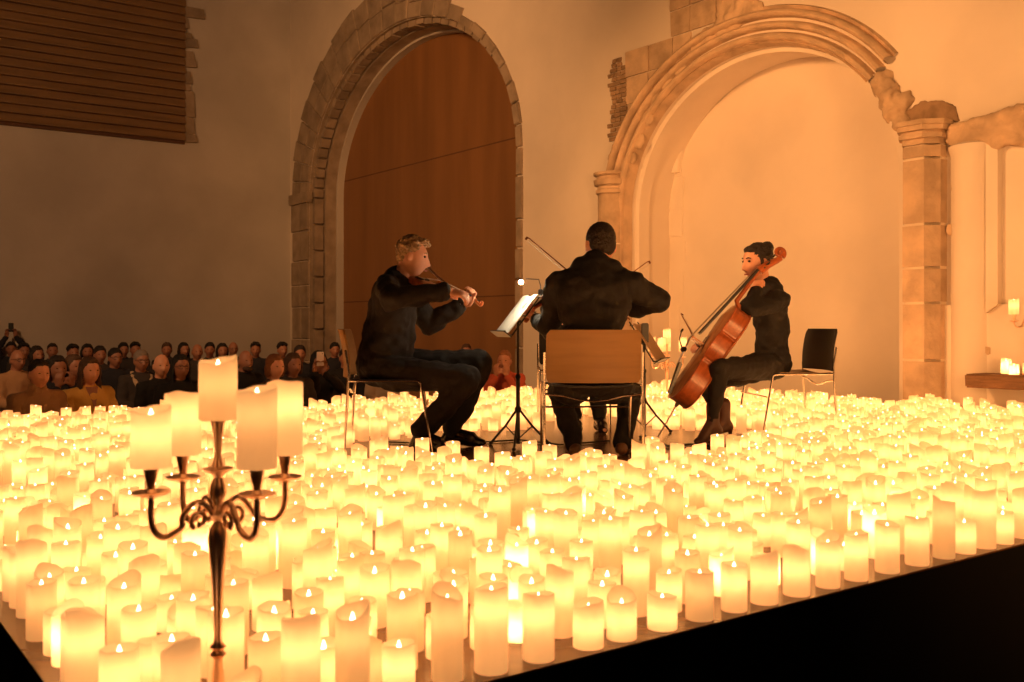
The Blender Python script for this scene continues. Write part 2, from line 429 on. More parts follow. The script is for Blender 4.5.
# small bell capital and strip of bare stone inside the niche's far jamb
def nichept(px, py, a):
    u = (px-512)/F; Y = a/(.807*u+.5906); return Y*(.807-.5906*u), CZ-(py-HZ)/F*Y
f = MB(); rnd = random.Random(12)
for px0, py0, px1, py1 in ((652, 142, 682, 176), (650, 180, 684, 208), (662, 212, 683, 236), (650, 240, 670, 268), (672, 240, 686, 262), (650, 272, 684, 300), (655, 305, 680, 330)):
    b0, z0 = nichept(px0, py0, WALL_A+.72); b1, z1 = nichept(px1, py1, WALL_A+.72)
    f.prism([(b1, z1), (b0, z1+.02), (b0, z0), (b1, z0-.02)], WM, -.73, -.712+rnd.uniform(0, .006))
tag(f.build('trim_12', M['plaster'], smooth=False), kind='structure')
bq, zq = nichept(676, 139, WALL_A+.72)
f = MB(); f.lathe([(.08, -.42), (.10, -.30), (.15, -.16), (.19, -.08), (.19, -.04), (.21, -.02), (.22, .04), (.05, .06)], WM @ Vector((bq, zq, -.72)), 18)
tag(f.build('trim_13', M['plaster'], angle=35), kind='structure')
# soft step in the niche back (plastered-over inner arch)
f = sweep(dense(arch_pts((A2[0]-.25, 1.28, 2.45, 1.35), 0, 40)), [(0, -.715), (.0, -.70), (.9, -.703)], None, 'x', cur=(A2[0]-.25, 1.5))
f2 = MB()

# the engaged column on the right with its capital and shattered base
def course_shaft(name, poly_of, z0, z1, hs, material, rnd, gap=.012):
    f = MB(); z = z0
    while z < z1-.05:
        h = hs(rnd); zt = min(z+h, z1); g = poly_of(rnd)
        n = len(g); vs = [WM @ Vector((b, zz, o)) for zz in (z+gap, zt-gap) for b, o in g]
        f.add(vs, [tuple(range(n))[::-1], tuple(range(n, 2*n))]+[(i, (i+1) % n, n+(i+1) % n, n+i) for i in range(n)])
        z = zt
    return f
bL, _ = wallpt(911, 200); bR, _ = wallpt(947, 200)          # bL > bR
zb = 1.02; _, ztop = wallpt(924, 148)
rnd = random.Random(3)
f = course_shaft('x', lambda r: [(bL, -.05), (bL, .10), (bL-.05, .2+r.uniform(0, .012)), (bR+.09, .2+r.uniform(0, .012)), (bR, .10), (bR, -.05)], zb-.12, ztop, lambda r: r.uniform(.3, .62), M['stone'], rnd)
tag(f.build('column_right', M['stone'], angle=25), kind='structure')
f = MB(); f.prism([(bL-.008, zb-.2), (bL-.008, ztop), (bR+.008, ztop), (bR+.008, zb-.2)], WM, -.05, .085)
f.prism([(bL-.055, zb-.2), (bL-.055, ztop), (bR+.095, ztop), (bR+.095, zb-.2)], WM, .05, .196)
tag(f.build('trim_14', M['mortar'], smooth=False), kind='structure')
f = MB()
for z, e, h in ((0, .0, .05), (.05, .035, .035), (.085, .015, .03), (.115, .05, .045), (.16, .065, .04)):
    f.box(WM @ Vector(((bL+bR)/2-.01, ztop+z+h/2, .08)), (.001, .001, .001))
    g = [(bL+e*.6, -.03), (bL+e*.6, .12+e*.5), (bL-.05+e*.3, .22+e), (bR+.09-e*.3, .22+e), (bR-e, .12+e*.5), (bR-e, -.03)]
    n = 6; vs = [WM @ Vector((b, zz, o)) for zz in (ztop+z, ztop+z+h) for b, o in g]
    f.add(vs, [tuple(range(n))[::-1], tuple(range(n, 2*n))]+[(i, (i+1) % n, n+(i+1) % n, n+i) for i in range(n)])
tag(f.build('trim_15', M['stone'], angle=25), kind='structure')
f = MB(); rnd = random.Random(6)                            # shattered base blocks
for i in range(14):
    b = bR-.06+(bL-bR+.16)*rnd.random(); f.ell(WM @ Vector((b, zb-.42+rnd.uniform(0, .28), .14+rnd.uniform(0, .1))), (.09, .08, .07), seg=8, rings=6)
f.prism([(bR-.03, 0), (bL+.02, 0), (bL+.02, zb-.15), (bR-.03, zb-.15)], WM, -.02, .2)
tag(link('trim_16', remeshed(f, .022, 0, .05, 11, 2, 'trim_16', M['stone_dark'])), kind='structure')
# shade on the wall above the capital, put in as a thin dark patch
def patch(name, pts, o0, o1, m, amp=.02, nsc=9, seed=1, vox=.025, k='structure'):
    f = MB(); f.prism([wallpt(*p) for p in pts], WM, o0, o1)
    ob = link(name, remeshed(f, vox, 1, amp, nsc, seed, name, m)); tag(ob, kind=k); return ob
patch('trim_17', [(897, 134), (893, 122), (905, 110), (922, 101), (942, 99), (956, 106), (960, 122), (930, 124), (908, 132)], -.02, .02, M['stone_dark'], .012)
patch('trim_18', [(950, 127), (975, 119), (1000, 112), (1040, 102), (1040, 138), (1002, 150), (985, 142), (962, 150), (948, 145)], -.02, .09, M['stone'], .03)
# plastered half-column and flat strip to the right of it
b2, z2 = wallpt(971, 150)
f = MB(); f.lathe([(.20, .9), (.20, z2-.04), (.215, z2), (.225, z2+.04), (.19, z2+.06)], WM @ Vector((b2, 0, -.09)), 24)
tag(f.build('column_plastered', M['plaster'], angle=35), kind='structure')
ba, _ = wallpt(990, 200); bb, _ = wallpt(1002, 200)
f = MB(); f.prism([(bb, 1.75), (ba, 1.68), (ba, z2+.08), (bb, z2+.05)], WM, -.02, .07)
tag(f.build('trim_19', M['plaster'], smooth=False), kind='structure')
f = MB(); f.prism([(wallpt(1040, 200)[0], 0), (wallpt(946, 200)[0], 0), (wallpt(946, 200)[0], 1.75), (wallpt(1040, 200)[0], 1.75)], WM, -.02, .035)
tag(f.build('trim_20', M['plaster'], smooth=False), kind='structure')
# bare stonework beside arch 2
def blockfield(region, rows, rnd, m, name, out=.022, bw=(.22, .4), gap=.02):
    poly = [wallpt(*p) for p in region]
    def inside(b, z):
        c = False
        for (x0, y0), (x1, y1) in zip(poly, poly[1:]+poly[:1]):
            if (y0 > z) != (y1 > z) and b < (x1-x0)*(z-y0)/(y1-y0)+x0: c = not c
        return c
    f = MB(); zs = [p[1] for p in poly]; bbs = [p[0] for p in poly]; z = min(zs)
    while z < max(zs):
        h = rows(rnd); b = min(bbs)
        while b < max(bbs):
            w_ = rnd.uniform(*bw)
            if inside(b+w_/2, z+h/2):
                o = out+rnd.uniform(0, .015); g = gap/2
                p = [(b+g, z+g), (b+w_-g, z+g), (b+w_-g+rnd.uniform(-.01, .01), z+h-g), (b+g+rnd.uniform(-.01, .01), z+h-g)]
                f.prism(p, WM, -.01, o)
            b += w_
        z += h
    tag(f.build(name, m, smooth=False), kind='structure')
rnd = random.Random(21)
blockfield([(622, 52), (650, 40), (668, 34), (672, -10), (735, -20), (722, 20), (690, 48), (665, 76), (645, 110), (630, 145), (626, 100)], lambda r: r.uniform(.2, .32), rnd, M['stone'], 'trim_21', out=.012, gap=.014)
blockfield([(612, 62), (624, 50), (628, 100), (626, 130), (620, 140), (610, 140)], lambda r: .055, rnd, M['stone_dark'], 'trim_22', bw=(.08, .13), gap=.010, out=.010)
# rough faded stains on the plaster near the column are part of the plaster's noise; patches of bare stone:
for i, (px, py, r) in enumerate(((958, 190, 5), (952, 230, 4), (985, 300, 4), (975, 335, 6), (965, 330, 4), (990, 350, 3))):
    pts = [(px+r*cos(a)*random.Random(i*9+j).uniform(.7, 1.2), py+1.6*r*sin(a)*random.Random(i*5+j).uniform(.7, 1.2)) for j, a in enumerate([k*pi/4 for k in range(8)])]
    f = MB(); f.prism(list(reversed([wallpt(*p) for p in pts])), WM, .0, .043)
    tag(f.build('trim_%d' % (23+i), M['stone'], smooth=False), kind='structure')

# slatted screen high on the left wall
LM = Matrix((AX, Vector((0, 0, 1)), -BX)).transposed().to_4x4(); LM.translation = AB(0, WALL_B)
scr = empty('slatted_screen', 'large louvred wooden screen high on the left wall', 'wooden screen', AB(3.4, WALL_B, 4.9))
f = MB(); z = 4.98; rnd = random.Random(2)
while z < 9.2:
    h = .155; vs = []
    for a in (-1.5, 6.0): vs += [LM @ Vector((a, z, .03)), LM @ Vector((a, z+.010, .095)), LM @ Vector((a, z+.03, .10)), LM @ Vector((a, z+h-.010, .06)), LM @ Vector((a, z+h, .03))]
    f.add(vs, [(i, i+1, i+6, i+5) for i in range(4)]+[(4, 0, 5, 9), (4, 3, 2, 1, 0), (5, 6, 7, 8, 9)])
    z += h
place(f.build('slat_panel', M['slat_wood'], smooth=False), scr)
f = MB(); f.prism([(-1.5, 4.93), (6.0, 4.93), (6.0, 9.3), (-1.5, 9.3)], LM, .0, .035); place(f.build('backing_board', M['seam'], smooth=False), scr)
# toothed stone quoins beside the screen
f = MB(); rnd = random.Random(5); z = 4.95
def leftpt(px, py):
    u = (px-512)/F; Y = WALL_B/(.807-.5906*u); return Y*(.807*u+.5906), CZ-(py-HZ)/F*Y
for py0, py1, px1 in ((143, 135, 197), (135, 118, 194), (118, 92, 194), (92, 85, 190), (85, 72, 191), (68, 60, 196), (60, 52, 194), (48, 40, 198), (40, 34, 192), (30, 18, 188), (18, 10, 204), (10, -6, 186)):
    a0, z0 = leftpt(185, py0); a1, z1 = leftpt(px1, py1); f.prism([(a0-.02, z0+.01), (a1, z0+.03), (a1-.03, z1-.01), (a0-.02, z1-.01)], LM, -.01, .05+rnd.uniform(0, .02))
tag(f.build('trim_30', M['stone_grey'], smooth=False), kind='structure')

# ---------------------------------------------------------------- the stage
SA0, SA1, SB0, SB1 = .46, 7.85, 1.79, 8.05
stage = empty('stage_platform', 'low black-skirted stage with a glossy brown wooden top, covered in candles', 'stage', AB((SA0+SA1)/2, (SB0+SB1)/2, 0))
f = MB(); q = [(SA0, SB0), (SA1, SB0), (SA1, SB1), (SA0, SB1)]
f.add([AB(a, b, ST-.006) for a, b in q]+[AB(a, b, ST) for a, b in q], [(3, 2, 1, 0), (4, 5, 6, 7)]+[(i, (i+1) % 4, 4+(i+1) % 4, 4+i) for i in range(4)])
place(f.build('deck', M['stage_wood'], smooth=False), stage)
f = MB(); pts = []
e = .02
def skirt(p0, p1):
    n = 60; vs = []; d = (Vector(p1)-Vector(p0)); nrm = Vector((d.y, -d.x)).normalized()
    for i in range(n+1):
        p = Vector(p0)+d*i/n; w_ = .012*sin(i*1.9)
        for z, k in ((0, 1.6), (.4, 1.2), (ST-.007, 0)): q_ = p+nrm*(w_*k-.004); vs.append(AB(q_.x, q_.y, z))
    f.add(vs, [(3*i+k, 3*i+3+k, 3*i+4+k, 3*i+1+k) for i in range(n) for k in range(2)])
for i in range(4): skirt(q[i], q[(i+1) % 4])
place(f.build('skirt', M['skirt'], angle=180), stage)
#==CANDLES==
def candle_mesh(mb_w, mb_f, o, h, r, amp, phi, seg, rnd, rot=0.0, bulb=True):
    """wavy rimmed pillar: outer wall, lip, sunken bowl; the flame tip above and the lamp inside go to mb_f"""
    ph2 = rnd.uniform(0, 6.3); a2 = amp*.35
    def rim(a): return h+amp*cos(a-phi)+a2*cos(2*a+ph2)+.0012*sin(5*a+ph2)
    rows = [(r*.985, lambda a: 0.0), (r, lambda a: .004), (r*1.003, lambda a: h*.5), (r, lambda a: rim(a)-.006), (r*.985, lambda a: rim(a)-.0012), (r*.945, lambda a: rim(a)),
            (r*.89, lambda a: rim(a)-.003), (r*.80, lambda a: .4*rim(a)+.6*(h-amp-.016)), (r*.5, lambda a: h-amp-.018), (r*.12, lambda a: h-amp-.020)]
    vs = []; fs = []
    for rr, zf in rows:
        for k in range(seg):
            a = 2*pi*k/seg; vs.append(o+Vector((rr*cos(a), rr*sin(a), zf(a))))
    for i in range(len(rows)-1):
        for k in range(seg):
            a = i*seg+k; b = i*seg+(k+1) % seg; fs.append((a, b, b+seg, a+seg))
    fs.append(tuple(reversed(range(seg)))); fs.append(tuple(range((len(rows)-1)*seg, len(rows)*seg)))
    mb_w.add(vs, fs)
    z0 = h-amp-.020
    s = 6 if seg > 14 else 4
    zc_ = max(.02, h-amp-.044)
    prof = [(.002, zc_-.012), (.007, zc_-.007), (.007, zc_+.005), (.002, zc_+.010), (.0012, z0-.004), (.0022, z0), (.0052, z0+.006), (.0058, z0+.011), (.0036, z0+.019), (.0006, z0+.027)]
    n0 = len(mb_f.f); mb_f.lathe(prof, o, s)
    mb_f.mi[n0:] = [1 if i < 4*s else 0 for i in range((len(prof)-1)*s)]+[1, 0]

rnd = random.Random(77)
def hclass(h): return 'short' if h < .115 else ('medium' if h < .155 else 'tall')
VAR = []
for i in range(36):
    h = [.088, .098, .108, .125, .138, .150, .165, .178, .195][i % 9]*rnd.uniform(.97, 1.03)
    br = 0 if i % 6 else 1
    if i % 7 == 3: br = 2
    amp = rnd.choice([.002, .005, .009, .013]); r = rnd.choice([.0355, .0375, .0385])
    w, fl = MB(), MB(); candle_mesh(w, fl, Vector((0, 0, 0)), h, r, amp, 0.0, 28, rnd)
    VAR.append((w.mesh('candle_wax', WAX[br], angle=60), fl.mesh('candle_flame', [M['flame'], LED[br]], angle=180), h, amp, br))

ORD = 'zeroth first second third fourth fifth sixth seventh eighth ninth tenth eleventh twelfth thirteenth fourteenth fifteenth sixteenth seventeenth eighteenth nineteenth twentieth'.split()
def ordinal(n):
    if n <= 20: return ORD[n]
    tens = {2: 'twenty', 3: 'thirty', 4: 'forty', 5: 'fifty', 6: 'sixty'}[n//10]
    flat = {20: 'twentieth', 30: 'thirtieth', 40: 'fortieth', 50: 'fiftieth', 60: 'sixtieth'}
    return flat[n] if n % 10 == 0 else tens+'-'+ORD[n % 10]

CLEAR = [ground(*p) for p in ((338, 452), (362, 466), (440, 472), (520, 478), (640, 478), (700, 468), (752, 458), (778, 446), (770, 436), (720, 431), (650, 430), (640, 418), (560, 416), (540, 430), (480, 432), (430, 437), (378, 440))]
def in_clear(p):
    c = False
    for i in range(len(CLEAR)):
        a = CLEAR[i]; b = CLEAR[(i+1) % len(CLEAR)]
        if (a.y > p.y) != (b.y > p.y) and p.x < (b.x-a.x)*(p.y-a.y)/(b.y-a.y)+a.x: c = not c
    return c
KEEP = [(ground(218, 715), .075), (ground(667, 408), .08)]      # feet of things standing among the candles; chair legs are added below
for p in ((-1.0, 5.97), (-.55, 6.01), (-1.05, 6.5), (-.6, 6.53), (1.75, 6.75), (2.2, 6.8), (1.69, 7.3), (2.15, 7.34), (.17, 5.5), (.72, 5.5), (.2, 7.95), (.75, 7.95), (.2, 7.5), (.75, 7.5)): KEEP.append((Vector((p[0], p[1], ST)), .05))

spots = []                              # (row, a, b, world, ...)
rnd = random.Random(11)
PB = .118; nrow = int((SB1-SB0-.1)/PB)
# candles read off the photograph along the long front edge: (px of base centre, py of base, py of top)
EDGE = [(470, 665, 583), (519, 655, 588), (568, 643, 599), (598, 634, 592), (643, 626, 594), (680, 617, 569), (715, 609, 563), (746, 602, 553), (781, 595, 548), (811, 587, 538), (843, 581, 535), (872, 573, 523), (903, 566, 520), (928, 559, 503), (948, 554, 521), (973, 550, 497), (994, 546, 515), (1011, 540, 493), (1040, 535, 488)]
for px, pb, pt in EDGE:
    g = ground(px, pb-5); b = g.dot(BX); g += BX*(SB0+.052-b)
    spots.append([0, g.dot(AX), SB0+.052, (pb-pt)/F*g.y])
a_last = spots[-1][1]
a = spots[0][1]-.11
while a > SA0+.05: spots.append([0, a, SB0+.055+rnd.uniform(0, .02), None]); a -= rnd.uniform(.10, .13)
a = a_last+.11
while a < SA1-.05: spots.append([0, a, SB0+.055+rnd.uniform(0, .02), None]); a += rnd.uniform(.09, .125)
for r in range(1, nrow):
    b0 = SB0+.06+r*PB; a = SA0+.05+rnd.uniform(0, .045)
    while a < SA1-.05:
        b = b0+rnd.uniform(-.024, .024)
        if a < SA0+.1 or rnd.random() > (.15 if r < 8 else .08): spots.append([r, a, b, None])
        a += rnd.uniform(.092, .145)
keep = []
for s in spots:
    p = AB(s[1], s[2], ST); s.append(p)
    if in_clear(p): continue
    if 4.78 < s[2] < 5.06 and s[1] < 3.3: continue
    if any((p-k).to_2d().length < rr+.02 for k, rr in KEEP): continue
    keep.append(s)
byrow = {}
for s in keep:
    p = s[4]; px = 512+F*p.x/p.y; top = HZ+(CZ-ST-.14)*F/p.y
    s.append(-14 < px < 1038 and top < 682)
for s in keep:
    if s[5]: byrow.setdefault(s[0], []).append(s)
near = sorted([s for s in keep if s[5]], key=lambda s: s[4].y)[:296]
near_ids = {id(s) for s in near}
ROWS = {r: sorted(v, key=lambda s: s[1]) for r, v in byrow.items()}
gw, gf = [MB(), MB(), MB()], MB()
first = {}
for s in keep:
    if s[3] is not None: i = min(range(len(VAR)), key=lambda i: abs(VAR[i][2]-s[3])+(0 if VAR[i][4] != 1 else .01)+rnd.uniform(0, .012))
    else: i = rnd.randrange(len(VAR))
    s.append(i)
for s in near:
    wm, fm, h, amp, br = VAR[s[6]]; k = ROWS[s[0]].index(s)+1
    if s[6] not in first:
        o = link('pillar_candle', wm); link('flame', fm, o); first[s[6]] = o
    else: o = copy_tree(first[s[6]])
    o.location = s[4]; o.rotation_euler = (0, 0, rnd.uniform(0, 2*pi))
    rim = 'flat-rimmed' if amp < .004 else ('gently sloping' if amp < .009 else 'steep-rimmed')
    row = 'row along the long front edge' if s[0] == 0 else 'row behind the front edge'
    w8 = {0: '', 1: 'brightly glowing ', 2: 'dimmer '}[br]
    if s[0] == 0: lab = '%s%s %s cream candle on the stage front edge, %s from left' % (w8, hclass(h), rim, ordinal(k))
    else: lab = '%s%s %s candle, %s row behind the front-edge row, %s from left' % (w8, hclass(h), rim, ordinal(s[0]), ordinal(k))
    tag(o, lab[0].lower()+lab[1:], 'candle', 'cream pillar candles covering the stage')
for s in keep:
    if id(s) in near_ids: continue
    _, _, h, amp, br = VAR[s[6]]
    candle_gf = gf
    seg = 12
    gf.cur = 0
    candle_mesh(gw[br], gf, s[4]-Vector((0, 0, 0)), h, .0375, amp, rnd.uniform(0, 2*pi), seg, rnd)
# the far mass of candles: one object with its three glows and its flames
f = MB()
for i in range(3):
    o_ = len(f.v); f.v += gw[i].v; f.f += [[k+o_ for k in q_] for q_ in gw[i].f]; f.mi += [i]*len(gw[i].f)
o_ = len(f.v); f.v += gf.v; f.f += [[k+o_ for k in q_] for q_ in gf.f]; f.mi += [3+m_ for m_ in gf.mi]
mass = f.build('massed_candles', WAX+[M['flame'], LED[0]], angle=60)
tag(mass, 'hundreds of small cream candles packed across the far part of the stage', 'candles', kind='stuff')
print('CANDLES', len(keep), len(near))

# ---------------------------------------------------------------- candelabra
def candle_at(p, h, r, amp, phi, label, group, br=0, seg=28):
    w, fl = MB(), MB(); candle_mesh(w, fl, Vector((0, 0, 0)), h, r, amp, phi, seg, random.Random(int(p.x*1000)))
    o = w.build('pillar_candle', WAX[br], angle=60); fl.build('flame', [M['flame'], LED[br]], o, angle=180)
    o.location = p; tag(o, label, 'candle', group); return o
def candelabrum(loc, arms, label, seg=20, cent=.60):
    rs = 1.0
    """arms: (dx, dy, cup top z) relative to the stem"""
    t = empty('candelabrum', label, 'candelabrum', loc)
    f = MB(); f.lathe([(.075, 0), (.078, .006), (.07, .014), (.05, .022), (.028, .03), (.016, .045), (.012, .07), (.011, .09)], seg=28); f.build('base', M['copper'], t)
    f = MB(); f.lathe([(.010, .085), (.009, .115), (.016, .122), (.009, .130), (.016, .137), (.009, .145), (.008, .16), (.010, .22), (.014, .29), (.0185, .335), (.0195, .355), (.017, .372), (.010, .382), (.008, .387), (.014, .394), (.018, .402), (.012, .412), (.008, .42), (.012, .432), (.017, .445), (.014, .46), (.009, .475), (.006, .50)], seg=seg)
    f.build('stem', M['copper'], t)
    for dx, dy, zt in arms:
        L = math.hypot(dx, dy); u = Vector((dx/L, dy/L, 0)); g = empty_child = None
        f = MB()
        def at(s, z): return u*s+Vector((0, 0, z))
        # scroll: leaves the hub upward, curls over, dips in a U and rises to the cup
        pts = [at(.010, .398), at(.024, .420), at(.042, .430), at(.058, .424), at(.074, .404), at(L*.55, .386), at(L*.70, .374), at(L*.84, .372), at(L*.95, .386), at(L, .41), at(L, zt-.062)]
        sm = []
        for i in range(len(pts)-1):
            for k in range(4):
                q0 = pts[max(0, i-1)]; q1 = pts[i]; q2 = pts[i+1]; q3 = pts[min(len(pts)-1, i+2)]; x = k/4
                sm.append(.5*((2*q1)+(q2-q0)*x+(2*q0-5*q1+4*q2-q3)*x*x+(3*q1-q0-3*q2+q3)*x**3))
        sm.append(pts[-1]); f.tube(sm, [.0060]*len(sm), 8)
        cur = [at(.040+.018*cos(a_)*(1-i/16*.6), .395+.018*sin(a_)*(1-i/16*.6)) for i, a_ in enumerate([j*pi/7-1.0 for j in range(14)])]
        f.tube(cur, [.0050]*13+[.007], 8)
        arm = f.build('arm', M['copper'], t)
        f = MB(); c_ = at(L, zt)
        f.lathe([(.004, -.062), (.011, -.058), (.031, -.052), (.036, -.048), (.033, -.046), (.012, -.048), (.007, -.042), (.009, -.03), (.012, -.016), (.0135, -.006), (.016, 0), (.012, .002)], c_, seg)
        f.build('cup', M['copper'], arm)
    f = MB(); f.lathe([(.006, -.15), (.010, -.142), (.006, -.134), (.007, -.118), (.012, -.108), (.028, -.101), (.031, -.096), (.012, -.093), (.006, -.07), (.009, -.03), (.012, -.014), (.014, -.004), (.016, 0), (.01, .002)], Vector((0, 0, cent)), seg)
    f.build('cup', M['copper'], t)
    return t
base = ground(218, 715); s_ = base.y
def near_c(px, py, Y): return P(px, py, Y)-base
arms = []
grp = 'candles on the foreground candelabrum'
cs = [(151, 467, 1.90, .111, 'front-left candle of the copper candelabrum, short with a bright flame', .006, 1.2, 0),
      (183, 454, 2.10, .128, 'rear-left candle of the copper candelabrum, half behind the front one', .005, -1.4, 0),
      (257, 468, 1.88, .150, 'front-right candle of the copper candelabrum, tallest, overlapping its rear neighbour', .005, 1.0, 2),
      (285, 454, 2.11, .152, 'rear-right candle of the copper candelabrum, flame seen above its rim', .006, -1.2, 0)]
for px, py, Y, h, lab, am, ph, br in cs:
    q_ = near_c(px, py, Y); arms.append((q_.x, q_.y, q_.z))
    candle_at(base+q_, h, .0375, am, ph, lab, grp, br)
qc = near_c(219, 420, s_)
candelabrum(base, arms, 'copper-coloured five-branched candelabrum standing in the left foreground on the stage corner', cent=qc.z)
candle_at(base+Vector((0, 0, qc.z+.001)), .120, .0375, .007, 1.0, 'centre candle of the copper candelabrum, highest, its rim cut at a slope', grp, 2)
# far candelabrum behind the cello bow
fb = ground(667, 408)
fa = [(-.135, .05, .53), (-.065, -.10, .53), (.02, .14, .53), (.145, -.02, .53)]
labs = ['leftmost candle on the distant candelabrum between violist and cellist', 'second candle from left on the distant candelabrum behind the music stand', 'back candle of the distant candelabrum, partly behind its tallest one', 'rightmost candle on the distant candelabrum, nearest the cello']
candelabrum(fb, fa, 'slim copper candelabrum at the back of the stage between violist and cellist', seg=10, cent=.60)
for (dx, dy, z), l in zip(fa, labs): candle_at(fb+Vector((dx, dy, z+.002)), .13, .0375, .005, 0, l, 'candles on the distant candelabrum', 0, 14)
candle_at(fb+Vector((0, 0, .603)), .14, .0375, .005, 0, 'highest centre candle on the distant candelabrum', 'candles on the distant candelabrum', 0, 14)
# wooden ledge at the right edge, with candles and a candelabrum whose left part is in view
lb, lz = wallpt(990, 372)
f = MB(); rnd = random.Random(9)
f.box(Vector((0, 0, 0)), (1.5, .34, .115), bev=.012)
for v in f.v: v.z += .008*noise.noise(v*5); v.y += .01*noise.noise(v*4+Vector((3, 0, 0)))
ob = f.build('wooden_ledge', M['altar_wood'], angle=30)
ob.rotation_euler = (0, 0, math.atan2(-BX.y, -BX.x)); ob.location = AB(WALL_A-.19, lb-.73, lz-.06)
tag(ob, 'thick rough wooden ledge fixed to the wall at the right edge', 'ledge')
def ledge(px, off=.0):
    u = (px-512)/F; a_ = WALL_A-.19+off; Y = a_/(.807*u+.5906); p = Vector((u*Y, Y, lz+.002)); return p
candle_at(ledge(1006), .115, .0375, .008, 1.0, 'candle nearest the end of the wooden ledge by the right wall', 'candles on the wooden ledge', 1, 16)
candle_at(ledge(1014, -.1), .08, .0375, .005, 1.0, 'short candle on the front lip of the wooden ledge at right', 'candles on the wooden ledge', 1, 16)
candle_at(ledge(1028, -.05), .09, .0375, .005, 1.0, 'candle on the wooden ledge cut by the right edge of the picture', 'candles on the wooden ledge', 0, 16)
lc = ledge(1033, -.02); candelabrum(lc, [(-.135, .03, .47), (.13, .05, .47), (-.06, -.12, .47)], 'copper candelabrum on the wooden ledge, mostly beyond the right edge', seg=10, cent=.53)
for (dx, dy, z), l in zip([(-.135, .03, .472), (.13, .05, .472), (-.06, -.12, .472)], ['outer left candle on the ledge candelabrum, above the two ledge candles', 'right candle on the ledge candelabrum, outside the picture', 'front candle on the ledge candelabrum at the very right edge']):
    if dx < 0: candle_at(lc+Vector((dx, dy, z)), .12, .0375, .005, 0, l, 'candles on the ledge candelabrum', 0, 14)
#==PROPS==
def P2(*a): return P(*a)
def chair(loc, rz, label, wood, seat_mat, group='chairs of the string players'):
    t = empty('stacking_chair', label, 'chair', loc, rz, group)
    W, D = .272, .225; r = .0075
    for sx in (-1, 1):
        f = MB(); f.tube([(sx*W, -D-.03, 0), (sx*W, -D-.01, .30), (sx*W, -D, .50), (sx*W, -D-.02, .63)], r, 8); f.build('leg', M['chrome'], t)
        f = MB(); f.tube([(sx*(W-.01), D+.05, 0), (sx*(W-.005), D-.02, .43), (sx*(W-.005), D-.035, .442), (sx*(W-.005), D-.06, .445), (sx*(W-.004), -D, .445)], r, 8); f.build('leg', M['chrome'], t)
    f = MB(); f.tube([(-W, -D, .40), (-.17, -D, .39), (-.08, -D, .368), (0, -D, .360), (.08, -D, .368), (.17, -D, .39), (W, -D, .40)], .007, 8)
    f.build('seat_rail', M['chrome'], t); f = MB(); f.tube([(-W+.01, D-.03, .435), (W-.01, D-.03, .435)], .007, 8); f.build('seat_rail', M['chrome'], t)
    f = MB(); f.tube([(-W+.01, D+.02, .29), (W-.01, D+.02, .29)], .006, 8); f.build('stretcher', M['chrome'], t)
    # moulded seat shell
    f = MB(); n = 14; vs = []
    for j in range(n+1):
        y = -D+.0+(2*D+.02)*j/n; zz = .452+.012*((j/n-.35)**2)*2-(.03*max(0, (j/n-.85)/.15)**2)
        hw = .235-.02*abs(j/n-.5)
        for i in range(n+1):
            x = -hw+2*hw*i/n; vs.append((x, y, zz-.012*(1-(x/hw)**2)))
    m_ = len(vs); vs += [(x, y, z-.012) for x, y, z in vs]; fs = []
    for j in range(n):
        for i in range(n):
            a = j*(n+1)+i; fs += [(a, a+1, a+n+2, a+n+1), (m_+a, m_+a+n+1, m_+a+n+2, m_+a+1)]
    ring = [i for i in range(n)]+[j*(n+1)+n for j in range(n)]+[n*(n+1)+i for i in range(n, 0, -1)]+[j*(n+1) for j in range(n, 0, -1)]
    fs += [(ring[k], m_+ring[k], m_+ring[(k+1) % len(ring)], ring[(k+1) % len(ring)]) for k in range(len(ring))]
    f.add(vs, fs); f.build('seat', seat_mat, t)
    # curved back panel with rounded corners
    f = MB(); vs = []; N = 20; H = 12
    for j in range(H+1):
        s = j/H; z = .462+.292*s
        for i in range(N+1):
            u = -1+2*i/N; e = 1.0
            if s > .86: e = 1-.09*(((s-.86)/.14)**2.5)
            if s < .10: e = 1-.05*(((.10-s)/.10)**2.5)
            x = .262*u*e; y = -D-.028-.05*(1-u*u)-.055*s*s+.02*s; vs.append((x, y+.035, z))
    m_ = len(vs); vs += [(x, y-.012, z) for x, y, z in vs]; fs = []
    for j in range(H):
        for i in range(N):
            a = j*(N+1)+i; fs += [(a+N+1, a+N+2, a+1, a), (m_+a, m_+a+1, m_+a+N+2, m_+a+N+1)]
    ring = [i for i in range(N)]+[j*(N+1)+N for j in range(H)]+[H*(N+1)+i for i in range(N, 0, -1)]+[j*(N+1) for j in range(H, 0, -1)]
    fs += [(ring[(k+1) % len(ring)], m_+ring[(k+1) % len(ring)], m_+ring[k], ring[k]) for k in range(len(ring))]
    f.add(vs, fs); f.build('backrest', wood, t)
    return t
def yaw(fx, fy): return math.atan2(fy, fx)-pi/2
chair((-.775, 6.25, ST), yaw(.995, .08), 'wooden-backed chrome chair under the violinist in the black suit', M['chair_wood'], M['black_seat'])
chair((.445, 5.72, ST), yaw(-.02, 1), 'wooden-backed chrome chair seen from behind, under the central violist', M['chair_wood'], M['black_seat'])
chair((1.95, 7.06, ST), yaw(-.995, -.1), 'chrome chair with a black back under the cellist', M['black_seat'], M['chair_wood'])
chair((.48, 7.78, ST), yaw(0, -1), 'chrome chair under the hidden player behind the violist', M['black_seat'], M['black_seat'])

